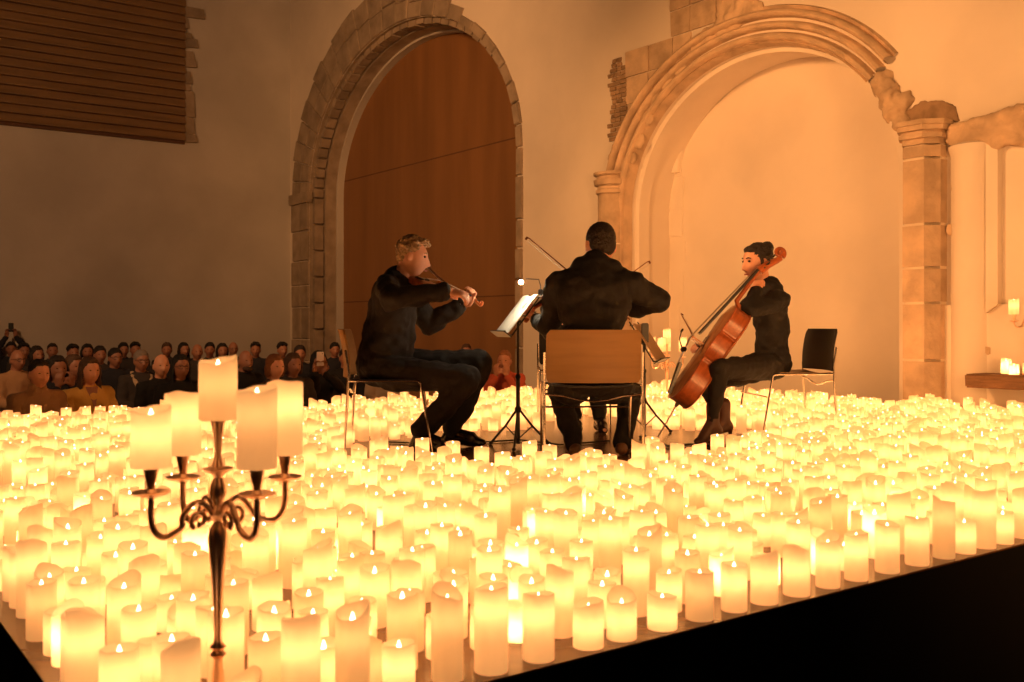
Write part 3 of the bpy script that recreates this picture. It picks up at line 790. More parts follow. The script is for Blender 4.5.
def music_stand(base, top_z, desk_c, yawz, tilt, label, paper, lamp, lw=.46, bright=M['paper']):
    t = empty('music_stand', label, 'music stand', base)
    f = MB(); f.tube([(0, 0, .02), (0, 0, .45)], .013, 10); f.tube([(0, 0, .45), (0, 0, top_z)], .008, 8); f.ell((0, 0, .45), (.018, .018, .02)); f.ell((0, 0, .24), (.022, .022, .025))
    f.build('pole', M['black_metal'], t)
    for k in range(3):
        a = .4+k*2*pi/3; f = MB(); e_ = Vector((cos(a)*.22, sin(a)*.22, .012)); m_ = Vector((cos(a)*.10, sin(a)*.10, .13))
        f.tube([(0, 0, .25), m_, e_], .0075, 6); f.tube([m_, (0, 0, .05)], .004, 6); f.ell(e_, (.014, .014, .012)); f.build('leg', M['black_metal'], t)
    rot = Matrix.Rotation(yawz, 3, 'Z') @ Matrix.Rotation(tilt, 3, 'X')      # local: x across, z up the desk, -y the reading side
    def L(x, y, z): return desk_c-base+rot @ Vector((x, y, z))
    f = MB(); f.tube([(0, 0, top_z), L(0, .03, -.02)], .009, 6)
    for z in (-.15, .0, .15): f.tube([L(-lw/2, 0, z), L(lw/2, 0, z)], .005, 6)
    for x in (-lw/2, lw/2): f.tube([L(x, 0, -.15), L(x*.75, 0, .18)], .005, 6)
    f.tube([L(-lw/2, -.05, -.16), L(lw/2, -.05, -.16)], .005, 6)
    f.box(L(0, -.025, -.163), (lw, .06, .006), rot); f.build('desk', M['black_metal'], t)
    if paper:
        s = tag(MB().box((0, 0, 0), (.42, .004, .30)).build('sheet_music', bright, smooth=False), 'white sheet music lying on the '+paper, 'sheet music')
        v = [Vector((x, -.014-.012*math.sin(abs(x)*9), z)) for z in (-.15, .15) for x in [(-.21+.42*i/12) for i in range(13)]]
        f = MB(); f.add([desk_c+rot @ w for w in v]+[desk_c+rot @ (w+Vector((0, .004, 0))) for w in v], [(i, i+1, i+14, i+13) for i in range(12)]+[(i+26+13, i+26+14, i+27, i+26) for i in range(12)]+[(0, 13, 39, 26), (12, 38, 51, 25)])
        s.data = f.mesh('sheet_music', bright, smooth=False)
    if lamp is not None:
        l = empty('stand_lamp', 'small bright clip-on lamp on a gooseneck above the left music stand', 'lamp', desk_c+rot @ Vector((.1, 0, .19)))
        b_ = l.location.copy(); q = Vector(lamp)
        f = MB(); f.box((0, 0, 0), (.03, .03, .035), bev=.004); place(f.build('clip', M['black_metal']), l); l.children[0].location = (0, 0, 0); l.children[0].matrix_parent_inverse.identity()
        f = MB(); pts = [Vector((0, 0, 0)), Vector((0, 0, .04)), (q-b_)*.5+Vector((.05, 0, .045)), (q-b_)+Vector((.03, 0, .014))]
        f.tube(pts, .003, 6); f.build('gooseneck', M['black_metal'], l)
        f = MB(); f.lathe([(.012, .010), (.018, .006), (.020, 0)], (q-b_)+Vector((0, 0, .004)), 12); f.build('lamp_head', M['black_metal'], l)
        f = MB(); f.ell(q-b_+Vector((0, 0, -.008)), (.015, .015, .014), seg=10, rings=6); f.build('bulb', M['lamp_white'], l)
    return t
sb = ground(518, 447)
music_stand(sb, .80, P(519, 316, sb.y-.02), R(-78), R(-38), 'black tripod music stand in front of the violinist, holding white pages', 'left music stand under the small lamp', P(521, 281, sb.y-.12))
sb2 = ground(644, 434)
music_stand(sb2, .66, P(647, 343, sb2.y), R(72), R(-33), 'music stand behind the right shoulder of the central violist', 'tilted desk of the stand beside the central chair', None, .4, M['paper_tan'])
f = MB(); f.box(P(645, 333, sb2.y-.1), (.05, .04, .14), bev=.006); tag(f.build('sheet_clip', M['black_metal']), 'small black box clipped on the stand right of the violist', 'clip')

# ---------------------------------------------------------------- string instruments
OUT = [(0, .10), (.006, .34), (.02, .52), (.05, .74), (.10, .90), (.17, .985), (.22, 1.0), (.29, .98), (.35, .90), (.395, .80), (.425, .83), (.44, .78), (.455, .66), (.50, .56), (.56, .53), (.62, .56), (.67, .64), (.688, .74), (.70, .77), (.715, .73), (.76, .765), (.82, .80), (.88, .775), (.93, .68), (.965, .52), (.985, .36), (1.0, .14)]
_o = OUT; OUT = []
for i in range(len(_o)-1):
    q0, q1, q2, q3 = _o[max(0, i-1)], _o[i], _o[i+1], _o[min(len(_o)-1, i+2)]
    for k in range(3):
        x = k/3; OUT.append(tuple(.5*((2*q1[c])+(q2[c]-q0[c])*x+(2*q0[c]-5*q1[c]+4*q2[c]-q3[c])*x*x+(3*q1[c]-q0[c]-3*q2[c]+q3[c])*x**3) for c in (0, 1)))
OUT.append(_o[-1])
def instrument(name, label, cat, org, axis, front, s, cello=False):
    """org: lower end of the body; axis: towards the scroll; front: out of the belly"""
    axis = axis.normalized(); front = (front-axis*front.dot(axis)).normalized(); side = axis.cross(front)
    m = Matrix((axis, side, front)).transposed().to_4x4(); m.translation = org
    BL, HW, RB, AR = (.755*s, .215*s, .115*s, .03*s) if cello else (.355*s, .104*s, .030*s, .015*s)
    t = bpy.data.objects.new(name, None); C.objects.link(t); t.matrix_world = m; t.empty_display_size = .1; tag(t, label, cat)
    # body
    K = 12; f = MB(); vs = []
    for sgn in (1, -1):
        for x, w_ in OUT:
            for k in range(K+1):
                u = -1+2*k/K; e_ = 1-abs(u)**2.4; le = min(1, min(x, 1-x)/.12)
                vs.append((x*BL, u*w_*HW, sgn*(RB/2+AR*e_*(.25+.75*le))))
    n = len(OUT); half = n*(K+1)
    fs = []
    for i in range(n-1):
        for k in range(K):
            a = i*(K+1)+k; fs += [(a, a+K+1, a+K+2, a+1), (half+a, half+a+1, half+a+K+2, half+a+K+1)]
    f.add(vs, fs); f.build('plates', M['varnish_light'] if cello else M['varnish'], t, angle=50)
    f = MB(); vs = []
    loop = [(x*BL, w_*HW*.97) for x, w_ in OUT]+[(x*BL, -w_*HW*.97) for x, w_ in reversed(OUT)]
    for x, y in loop: vs += [(x, y, -RB/2-.001), (x, y, RB/2+.001)]
    L_ = len(loop); f.add(vs, [(2*i, 2*((i+1) % L_), 2*((i+1) % L_)+1, 2*i+1) for i in range(L_)]); f.build('rib', M['varnish'], t, angle=50)
    f = MB()                                                    # edging that overhangs the ribs
    for z in (RB/2, -RB/2): f.tube([(x, y*1.02, z) for x, y in loop+[loop[0]]], (.006 if cello else .0022)*s, 6, cap=False)
    f.build('edging', M['varnish'], t)
    NL = (.30 if cello else .135)*s; NR = (.016 if cello else .010)*s; top = RB/2+AR*.5
    f = MB(); f.tube([(BL-.01, 0, -RB*.3), (BL, 0, 0), (BL+.04*s, 0, top-.01*s), (BL+NL, 0, top+(-.02*s if cello else .004*s))], [NR*1.6, NR*1.7, NR, NR*.85], 10); f.build('neck', M['varnish'], t)
    FB0, FB1 = (BL-.29*s, BL+NL) if cello else (BL-.135*s, BL+NL)
    fbz = top+(.075 if cello else .014)*s
    f = MB(); w0, w1 = (.031*s, .016*s) if cello else (.021*s, .012*s); th = (.012 if cello else .006)*s
    vs = []
    for x, w_, z in ((FB0, w0, fbz), (FB1, w1, top+(-.006 if cello else .009)*s)):
        for k in range(7):
            u = -1+k/3; vs.append((x, u*w_, z+th*(1-u*u)*.6))
        vs += [(x, w_, z-th), (x, -w_, z-th)]
    f.add(vs, [(i, (i+1) % 9, 9+(i+1) % 9, 9+i) for i in range(9)]+[tuple(reversed(range(9))), tuple(range(9, 18))]); f.build('fingerboard', M['ebony'], t, angle=40)
    x0 = BL+NL; S = (2.15 if cello else 1.0)*s; z0 = top-(.022*s if cello else 0)
    f = MB(); f.tube([(x0, 0, z0), (x0+.03*S, 0, z0-.010*S), (x0+.06*S, 0, z0-.026*S), (x0+.075*S, 0, z0-.033*S)], [.0135*S, .012*S, .010*S, .009*S], 8)
    cx, cz = x0+.086*S, z0-.020*S; sp = []
    for i in range(28):
        a = -1.9+i*.33; rr = .017*S*(1-i/34); sp.append((cx+rr*cos(a)*1.0, 0, cz+rr*sin(a)))
    f.tube(sp, [.0075*S*(1-i/70) for i in range(28)], 8, flat=1.0)
    f.tube([(cx, -.015*S, cz), (cx, .015*S, cz)], .006*S, 8)
    scr_ = f.build('scroll', M['varnish'], t)
    for i in range(4):
        xx = x0+(.015+.014*i)*S; sg = 1 if i % 2 else -1; f = MB()
        f.tube([(xx, -sg*.014*S, z0-.006*S), (xx, sg*.026*S, z0-.006*S)], .0028*S, 6); f.ell((xx, sg*.033*S, z0-.006*S), (.007*S, .009*S, .003*S), seg=8, rings=6); f.build('tuning_peg', M['ebony'], scr_)
    bx = BL*.55; bt = fbz+(.025 if cello else .018)*s; f = MB(); bw = (.045 if cello else .02)*s
    f.prism([(-bw, 0), (-bw*.6, 0), (-bw*.35, (bt-top)*.3), (bw*.35, (bt-top)*.3), (bw*.6, 0), (bw, 0), (bw*.85, bt-top-.004), (0, bt-top), (-bw*.85, bt-top-.004)],
            Matrix(((0, 0, 1, bx), (1, 0, 0, 0), (0, 1, 0, RB/2+AR*.8), (0, 0, 0, 1))), -.003*S, .003*S)
    f.build('bridge', M['varnish_light'], t, smooth=False)
    bt2 = RB/2+AR*.8+bt-top; f = MB(); tl = BL*.30
    f.add([(.02*s, -.011*S, top+.01*S), (.02*s, .011*S, top+.01*S), (tl, .02*S, bt2-.015*S), (tl, -.02*S, bt2-.015*S), (.02*s, -.011*S, top+.002*S), (.02*s, .011*S, top+.002*S), (tl, .02*S, bt2-.025*S), (tl, -.02*S, bt2-.025*S)],
          [(0, 3, 2, 1), (4, 5, 6, 7), (0, 1, 5, 4), (1, 2, 6, 5), (2, 3, 7, 6), (3, 0, 4, 7)]); f.build('tailpiece', M['ebony'], t, smooth=False)
    f = MB()
    for i in range(4):
        u = (i-1.5)/1.5; f.tube([(tl, u*.012*S, bt2-.014*S), (bx, u*bw*.6, bt2), (x0, u*w1*.6, top+(.006 if cello else .013)*s)], .0009*S+.0003, 5)
    f.build('strings', M['string'], t)
    f = MB()
    for sg in (-1, 1):
        pts = []
        for i in range(13):
            k = i/12; xx = BL*(.42+.22*k); yy = sg*HW*(.36-.16*k+.05*sin(k*2*pi)); uu = yy/(HW*.6)
            pts.append((xx, yy, RB/2+AR*(1-min(1, abs(yy/(HW*.62)))**2.4)+.0006*S))
        f.tube(pts, [.0035*S]+[.0022*S]*11+[.0035*S], 6, flat=.5)
    f.build('sound_hole', M['ebony'], t)
    if cello:
        f = MB(); f.tube([(.0, 0, 0), (-.03, 0, 0)], [.016, .010], 8); f.tube([(-.03, 0, 0), (-.30, 0, -.02)], .005, 8); f.build('endpin', M['string'], t)
        f = MB(); f.ell((BL*.42, 0, bt2-.01), (.02, .05, .02)); f.tube([(BL*.42, 0, bt2), (BL*.47, .0, bt2+.05), (BL*.54, 0, bt2+.07)], .004, 6); f.ell((BL*.55, 0, bt2+.07), (.016, .008, .008)); f.build('clip_microphone', M['ebony'], t)
    else:
        f = MB(); f.ell((.025*s, .035*s, RB/2+.022*s), (.03*s, .032*s, .008*s)); f.build('chin_rest', M['ebony'], t)
    return t
def bow(label, frog, tip, handle_dir, s=1.0):
    d = (tip-frog).normalized(); h = (handle_dir-d*handle_dir.dot(d)).normalized()
    t = bpy.data.objects.new('bow', None); C.objects.link(t); m = Matrix((d, h.cross(d)*-1, h)).transposed().to_4x4(); m.translation = frog; t.matrix_world = m; tag(t, label, 'bow')
    L = (tip-frog).length
    f = MB(); f.tube([(-.04, 0, .012), (.05, 0, .012), (L*.5, 0, .004), (L-.02, 0, .012), (L, 0, .008)], [.0052, .005, .0045, .0035, .004], 7); f.build('stick', M['bow_wood'], t)
    f = MB(); f.box((0, 0, -.004), (.05, .012, .022), bev=.003); f.build('frog', M['ebony'], t)
    f = MB(); f.box((L-.004, 0, 0), (.014, .008, .022), bev=.002); f.build('tip', M['bow_wood'], t)
    f = MB(); f.box((L/2, 0, -.010), (L-.03, .007, .0012)); f.build('hair', M['bow_hair'], t, smooth=False)
    return t
vt = P(412, 281, 6.13); vs_ = P(479, 303, 6.50)
instrument('violin', 'reddish violin under the chin of the player in the black suit', 'violin', vt+Vector((0, 0, .0)), vs_-vt, Vector((-.1, -.45, .85)), 1.0)
VB = (P(450, 288, 5.99), P(424, 264, 6.6)); bow('thin bow crossing the violin of the player on the left', VB[0], VB[1], Vector((-.3, 0, 1)))
at_ = P(588, 272, 5.93); as_ = P(529, 317, 6.36)
instrument('viola', 'viola of the central player, its scroll showing beside his left arm', 'viola', at_, as_-at_, Vector((-.2, .2, .9)), 1.12)
ABW = (P(624, 317, 6.12), P(526, 238, 6.02)); bow('dark bow rising past the left shoulder of the central violist', ABW[0], ABW[1], Vector((-.5, 0, .7)))
ct = P(678, 403, 6.62); cs_ = P(741, 311, 6.70)
CAX = (cs_-ct).normalized(); CFR = Vector((-.82, .02, .57))
instrument('cello', 'glossy orange-brown cello leaning against the seated woman', 'cello', ct, CAX, CFR, 1.0, True)
CB = (P(698, 345, 6.78), P(682, 314, 7.42)); bow('thin cello bow held low in the cellist\'s right hand', CB[0], CB[1], Vector((-.5, 0, .3)))
HB = (P(606, 292, 7.1), P(650, 262, 7.2)); bow('bow tip of the hidden player, above the violist\'s right arm', HB[0]+(HB[0]-HB[1])*.7, HB[1], Vector((0, 0, 1)))
# cables and pedals on the deck
f = MB(); g = [ground(*p)+Vector((0, 0, .008)) for p in ((384, 443), (410, 444), (428, 442), (470, 444), (520, 441), (560, 446), (610, 442))]
f.tube(g, .006, 6); tag(f.build('cable', M['black_metal']), 'black cable lying on the deck beside the violinist\'s shoes', 'cable')
f = MB(); g = [ground(*p)+Vector((0, 0, .010)) for p in ((640, 438), (655, 443), (668, 448), (690, 446), (715, 448), (745, 445), (762, 443))]
f.tube(g, .009, 6); tag(f.build('cable', M['black_metal']), 'black cable running across the deck past the cellist\'s boots', 'cable')
f = MB()
f.box(ground(651, 452)+Vector((0, 0, .02)), (.09, .14, .04), bev=.012); f.box(ground(651, 452)+Vector((0, 0, .046)), (.07, .09, .012), bev=.004)
tag(f.build('foot_pedal', M['black_metal']), 'black page-turning foot pedal right of the central chair', 'pedal')
#==PEOPLE==
def head_pts(seg, rings, kind='m'):
    """vertices and faces of a head, local x right, y forward, z up, origin at mid-head"""
    vs = []; fs = []
    g = lambda x, s: math.exp(-(x/s)**2)
    for i in range(rings+1):
        t = -pi/2+pi*i/rings
        for k in range(seg):
            a = 2*pi*k/seg; X, Y, Z = cos(t)*cos(a), cos(t)*sin(a), sin(t)
            x, y, z = .0745*X, .094*Y, .117*Z
            if z > 0: y -= .006*(z/.117); x *= 1+.03*(z/.117)
            if z < 0:
                q = min(1, -z/.117); x *= 1-.24*q*q-.14*q**4
                if y < 0: y *= 1-.55*q*q; 
                else: y *= 1-.02*q; y += .010*q
            if Y > 0:
                fr = max(0, Y)
                x_ = x
                # brow, sockets, nose, lips, chin, cheeks
                y += .0045*g(z-.030, .010)*g(x_, .045)*fr
                for sx in (-.031, .031): y -= .011*g(x_-sx, .016)*g(z-.012, .012)*fr; y += .005*g(x_-sx*1.25, .016)*g(z+.026, .016)*fr
                nz = 0
                if -.040 < z < .022: nz = (.022-z)/.062
                elif -.055 < z <= -.040: nz = 1-(-.040-z)/.015
                y += .033*nz*g(x_, .0105+.004*nz)*fr
                y += .0075*(g(z+.064, .006)+g(z+.077, .0065))*g(x_, .021)*fr
                y -= .004*g(z+.0705, .003)*g(x_, .02)*fr
                y += .015*g(z+.103, .015)*g(x_, .022)*fr
                y -= .004*g(z+.088, .007)*g(x_, .025)*fr
            vs.append(Vector((x, y, z)))
    for i in range(rings):
        for k in range(seg):
            a = i*seg+k; b = i*seg+(k+1) % seg; fs.append((a, b, b+seg, a+seg))
    fs.append(tuple(reversed(range(seg)))); fs.append(tuple(range(rings*seg, (rings+1)*seg)))
    return vs, fs
def head_mat(pos, face, up=Vector((0, 0, 1)), s=1.0):
    y = face.normalized(); x = y.cross(up).normalized(); z = x.cross(y)
    m = Matrix((x*s, y*s, z*s)).transposed().to_4x4(); m.translation = pos; return m
def add_head(mb, m, seg=64, rings=44):
    vs, fs = head_pts(seg, rings); mb.add([m @ v for v in vs], fs)
    r3 = m.to_3x3()
    for sx in (-1, 1):
        mb.ell(m @ Vector((sx*.077, -.008, -.008)), (.008, .018, .030), r3 @ Matrix.Rotation(sx*.3, 3, 'Z') @ Matrix.Rotation(-.15, 3, 'X'), seg=10, rings=8)
def add_hand(mb, wrist, d, n, side, curl=.5, s=1.0, spread=.0):
    """wrist, direction of the fingers, palm normal (side the fingers curl to), side = +1/-1 where the thumb leaves"""
    d = d.normalized(); n = (n-d*n.dot(d)).normalized(); t = d.cross(n)*side
    rot = Matrix((t, d, n)).transposed()
    mb.ell(wrist+d*.050*s, (.040*s, .054*s, .015*s), rot, seg=12, rings=8)
    mb.chain([wrist-d*.02*s, wrist+d*.02*s], [.024*s, .025*s])
    for i, (L, off) in enumerate(((.070, .029), (.078, .010), (.072, -.010), (.056, -.028))):
        p = wrist+d*.088*s+t*off*s; a = curl*.6+.06*i; pts = [p-d*.02*s, p]; dd = d+t*(off*spread*10)
        for k, fr in enumerate((.45, .30, .25)):
            v = (dd.normalized()*cos(a)+n*sin(a)).normalized(); p = p+v*L*fr*s; pts.append(p); a += curl*(.9 if k == 0 else .7)
        mb.chain(pts, [.0095*s, .0092*s, .0085*s, .0078*s, .007*s], seg=8)
    p0 = wrist+d*.022*s+t*.026*s; p1 = p0+(d*.45+t*.62+n*.35)*.042*s; p2 = p1+(d*.8+t*.15+n*.55).normalized()*.032*s; p3 = p2+(d*.8-t*.2+n*.6).normalized()*.024*s
    mb.chain([p0, p1, p2, p3], [.014*s, .0115*s, .010*s, .008*s], seg=8)
def torso_frame(J):
    up = (J['neck']-J['waist']).normalized(); sd = (J['shR']-J['shL']).normalized(); fw = up.cross(sd).normalized(); sd = fw.cross(up)
    return Matrix((sd, fw, up)).transposed()
def hair_blobs(kind, m, rnd):
    f = MB(); r3 = m.to_3x3()
    E = lambda c, r: f.ell(m @ Vector(c), r, r3, seg=14, rings=10)
    if kind in ('short', 'crop'):
        k = .0 if kind == 'crop' else .004
        E((0, -.016, .036), (.079+k, .091+k, .090+k)); E((0, -.045, -.005), (.072+k, .058, .072)); E((0, .030, .083), (.055, .042, .030+k))
    elif kind == 'curly':
        E((0, -.018, .035), (.080, .090, .088)); E((0, -.045, .0), (.071, .055, .06))
        for i in range(70):
            a = rnd.uniform(0, 2*pi); e_ = rnd.uniform(.25, 1.5); v = Vector((cos(a)*cos(e_)*.080, sin(a)*cos(e_)*.088-.012, sin(e_)*.092+.030))
            if v.y > .055 and v.z < .075: continue
            r = rnd.uniform(.012, .020); E(v, (r, r, r))
        for i in range(12): r = .016; E((rnd.uniform(-.05, .05), rnd.uniform(.05, .088), rnd.uniform(.085, .108)), (r, r, r))
    elif kind == 'bun':
        E((0, -.016, .034), (.081, .091, .092)); E((0, -.045, .01), (.074, .06, .065)); E((0, .038, .080), (.056, .040, .028))
        E((0, -.085, .082), (.046, .040, .042)); E((.01, -.105, .075), (.030, .028, .040)); E((0, -.112, .035), (.015, .014, .045)); E((.025, -.10, .03), (.010, .010, .035))
        for sx in (-1, 1): E((sx*.074, .012, .0), (.008, .012, .040))
    elif kind == 'long':
        E((0, -.018, .036), (.084, .092, .092)); E((0, .03, .085), (.055, .042, .028))
        for sx in (-1, 1):
            E((sx*.078, -.01, -.03), (.020, .045, .095)); E((sx*.080, -.012, -.115), (.024, .040, .070)); E((sx*.085, 0, -.17), (.022, .034, .045))
        E((0, -.07, -.06), (.078, .035, .12))
    elif kind == 'bob':
        E((0, -.018, .036), (.086, .092, .093)); E((0, .03, .086), (.056, .044, .028))
        for sx in (-1, 1): E((sx*.080, -.012, -.03), (.022, .045, .075))
        E((0, -.06, -.03), (.078, .045, .075))
    elif kind == 'bald':
        E((0, -.052, -.012), (.072, .050, .052))
        for sx in (-1, 1): E((sx*.068, -.018, .005), (.012, .030, .032))
    return f

def musician(name, label, J, hair, hairm, skin, topm, botm, shoem, vox=.0065, heel=False, fat=1.0, tl=1.0, jacket=False, hair_s=1, lg=1.0):
    hm = head_mat(J['head'], J['face'], J.get('up', Vector((0, 0, 1))), J.get('hs', 1.0)); TF = torso_frame(J)
    f = MB(); add_head(f, hm)
    jaw = hm @ Vector((0, -.02, -.07))
    f.chain([J['neck']-Vector((0, 0, .02)), J['neck']*.35+jaw*.65, hm @ Vector((0, -.02, -.03))], [.060*fat, .047*fat, .046])
    mid = (J['neck']+J['waist'])/2
    f.chain([J['shL'], J['neck']-TF.col[2]*.05, J['shR']], [.05, .06, .05])
    f.ell(mid+TF.col[2]*.06, (.145*fat, .095*fat, .17), TF); f.ell(J['waist'], (.125*fat, .085, .12), TF); f.ell(J['hip'], (.14*fat, .10, .10), TF)
    f.chain([mid, J['waist'], J['hip']], [.09, .08, .09])
    for s in 'LR':
        f.chain([J['sh'+s], J['el'+s], J['wr'+s]], [.045, .036, .023])
        d, n, side, curl = J['hand'+s]; add_hand(f, J['wr'+s], d, n, side, curl, .94*tl)
        f.chain([J['hip'+s], J['kn'+s], J['an'+s], J['to'+s]], [.075, .045, .026, .018])
    body = link(name, remeshed(f, vox, 1, 0, 1, 0, name, skin))
    tag(body, label, 'person')
    r3 = hm.to_3x3()
    h = hair_blobs(hair, hm, random.Random(hair_s)); place(link('hair', remeshed(h, .005, 1, .0035, 70, 2, 'hair', hairm)), body)
    for sx in (-1, 1):
        e_ = MB(); e_.ell(hm @ Vector((sx*.031, .079, .011)), (.0125, .008, .0075), r3, seg=12, rings=8); e_.build('eye', M['eye'], body)
        e_ = MB(); e_.chain([hm @ Vector((sx*.016, .089, .030)), hm @ Vector((sx*.033, .085, .034)), hm @ Vector((sx*.046, .076, .029))], [.0035, .004, .003], seg=6); e_.build('eyebrow', hairm, body)
    e_ = MB(); e_.chain([hm @ Vector((-.019, .088, -.071)), hm @ Vector((0, .099, -.070)), hm @ Vector((.019, .088, -.071))], [.0035, .006, .0035], seg=6); e_.build('lips', M['lip'], body)
    # upper garment
    f = MB(); up = TF.col[2]
    f.ell(mid+up*.05, (.180*fat, .122*fat, .20), TF); f.ell(mid-up*.04, (.165*fat, .120*fat, .17), TF); f.ell(J['waist'], (.160*fat, .118*fat, .14), TF); f.ell(J['hip']+Vector((0, 0, .01)), (.175*fat, .135*fat, .12), TF)
    f.chain([J['shL'], J['neck']-up*.055, J['shR']], [.066*tl, .078, .066*tl])
    f.chain([J['neck']-up*.05, J['neck']-up*.005], [.082, .070*fat])
    f.chain([J['shL']*.35+J['neck']*.65, J['neck']+up*.004, J['shR']*.35+J['neck']*.65], [.07*fat]*3)
    if jacket: f.chain([mid+TF.col[1]*.05, J['waist']+TF.col[1]*.055, J['hip']+TF.col[1]*.09+up*.03], [.095, .10, .085])
    f.chain([mid, J['waist'], J['hip']], [.12, .115, .12])
    for s in 'LR':
        w = J['wr'+s]; e2 = J['el'+s]; w2 = w-(w-e2).normalized()*.02
        f.chain([J['sh'+s], J['sh'+s]*.5+e2*.5, e2, e2*.5+w2*.5, w2], [.064*tl, .062*tl, .058*tl, .052*tl, .046*tl] if jacket else [.068*tl, .062*tl, .054*tl, .048*tl, .040*tl])
    if jacket:
        f.chain([mid-TF.col[1]*.035+up*.08, J['waist']-TF.col[1]*.045, J['hip']-TF.col[1]*.045], [.13, .135, .15])      # skirts of the jacket over the hips and lapels
        f.ell(J['hip']+TF.col[1]*-.02+Vector((0, 0, -.015)), (.19, .155, .11), TF)
        f.chain([J['hipL'], J['hipL']*.75+J['knL']*.25], [.105, .095]); f.chain([J['hipR'], J['hipR']*.75+J['knR']*.25], [.105, .095])
    place(link('jacket' if jacket else 'top', remeshed(f, .009, 2, .017, 10, 4, 'top', topm)), body)
    if jacket:
        for s in 'LR':
            w = J['wr'+s]; e2 = J['el'+s]; c = MB(); dd = (w-e2).normalized(); c.tube([w-dd*.03, w+dd*.018], [.040, .037], 14); place(c.build('shirt_cuff', M['white_cloth']), body)
        c = MB(); n_ = J['neck']; c.tube([n_-up*.02, n_+up*.028+TF.col[1]*.006], [.070, .063], 18); place(c.build('collar', M['shirt_black']), body)
    f = MB()
    f.ell(J['hip']-Vector((0, 0, .015)), (.170*fat, .135*fat, .105), TF)
    for s in 'LR':
        h_, k_, a_ = J['hip'+s], J['kn'+s], J['an'+s]
        rr = [.098*fat, .086*lg, .074*lg, .066*lg, .056*lg] if not heel else [.100, .084, .062, .052, .038]
        f.chain([h_, h_*.5+k_*.5, k_, k_*.5+a_*.5, a_+Vector((0, 0, .01))], rr)
    place(link('trousers', remeshed(f, .009, 2, .014, 11, 6, 'trousers', botm)), body)
    for s in 'LR':
        a_, to = J['an'+s], J['to'+s]; d = (to-a_); d.z = 0; d.normalize(); f = MB(); base_z = ST
        if heel:
            hp = a_-d*.035; hp.z = base_z+.085; tp = to.copy(); tp.z = base_z+.028
            f.chain([a_+Vector((0, 0, .115)), a_+Vector((0, 0, .0)), hp], [.046, .042, .038]); f.chain([hp, (hp+tp)/2+Vector((0, 0, .012)), tp-d*.03, tp], [.036, .036, .034, .022]); f.chain([a_+Vector((0, 0, .01)), tp-d*.05+Vector((0, 0, .02))], [.044, .036])
            f.chain([hp-d*.015+Vector((0, 0, -.01)), hp-d*.018+Vector((0, 0, -.078))], [.020, .009])
        else:
            hp = a_-d*.045; hp.z = base_z+.038; tp = to.copy(); tp.z = base_z+.028
            f.chain([a_+Vector((0, 0, .0)), hp], [.040, .036]); f.chain([hp, (hp*.6+tp*.4)+Vector((0, 0, .018)), tp-d*.05+Vector((0, 0, .004)), tp-d*.012], [.037, .040, .038, .026])
            f.chain([a_+Vector((0, 0, -.02)), (a_*.4+tp*.6)], [.042, .040])
        sh = link('boot' if heel else 'shoe', remeshed(f, .006, 2, 0, 1, 0, 'shoe', shoem)); place(sh, body)
        c = sh.data
        for v in c.vertices: v.co.z = max(v.co.z, base_z+.002)
    return body

V = Vector
J = dict(head=P(412, 257, 6.18), face=V((.99, .02, -.16)), up=V((.12, .02, 1)), hs=1.02, neck=P(398, 279, 6.22), waist=P(390, 342, 6.25), hip=P(386, 364, 6.26),
         shR=P(388, 287, 6.05), shL=P(404, 285, 6.40), elR=P(392, 300, 5.80), wrR=P(446, 291, 5.97), elL=P(429, 325, 6.52), wrL=P(460, 305, 6.45),
         hipR=P(391, 373, 6.15), hipL=P(396, 368, 6.38), knR=P(467, 379, 6.06), knL=P(480, 363, 6.36), anR=P(421, 433, 6.07), anL=P(452, 430, 6.40), toR=P(450, 449, 6.02), toL=P(484, 446, 6.36))
J['handR'] = (V((1, .05, -.18)), V((-.2, .5, -.9)), 1, .75)
J['handL'] = (V((.75, .0, .75)), V((-.3, -.9, .3)), 1, 1.1)
musician('person', 'man in a black suit with curly fair hair, playing violin at the left', J, 'curly', M['hair_blond'], M['skin'], M['suit'], M['trousers'], M['shoe'], jacket=True, fat=1.16, tl=1.2, lg=1.15)
J = dict(head=P(600, 246, 5.86), face=V((-.25, .95, -.30)), up=V((.05, .1, 1)), hs=1.12, neck=P(595, 266, 5.76), waist=P(591, 343, 5.68), hip=P(592, 375, 5.74),
         shR=P(631, 285, 5.76), shL=P(560, 286, 5.76), elR=P(659, 301, 5.86), wrR=P(632, 310, 6.08), elL=P(549, 325, 5.95), wrL=P(538, 321, 6.20),
         hipR=P(612, 384, 5.80), hipL=P(572, 384, 5.80), knR=P(630, 392, 6.20), knL=P(560, 390, 6.22), anR=P(623, 444, 6.0), anL=P(574, 446, 5.98), toR=P(632, 452, 6.20), toL=P(568, 452, 6.18))
J['handR'] = (V((-.7, .3, -.35)), V((-.4, .0, -.9)), 1, .8)
J['handL'] = (V((-.55, .6, .35)), V((.5, .2, .8)), -1, 1.0)
musician('person', 'man in a black shirt seen from behind, playing viola in the centre', J, 'crop', M['hair_dark'], M['skin'], M['shirt_black'], M['trousers'], M['brown_shoe'], fat=1.26, tl=1.28)
J = dict(head=P(757, 262, 6.95), face=V((-.93, -.36, -.12)), up=V((.05, 0, 1)), hs=1.10, neck=P(768, 288, 6.99), waist=P(772, 333, 7.0), hip=P(772, 362, 7.0),
         shL=P(779, 300, 6.83), shR=P(762, 297, 7.16), elL=P(750, 309, 6.66), wrL=P(757, 290, 6.74), elR=P(733, 322, 7.18), wrR=P(710, 343, 6.98),
         hipL=P(770, 366, 6.88), hipR=P(768, 366, 7.12), knL=P(719, 370, 6.45), knR=P(706, 384, 7.05), anL=P(713, 424, 6.50), anR=P(724, 421, 6.80), toL=P(697, 446, 6.44), toR=P(706, 443, 6.74))
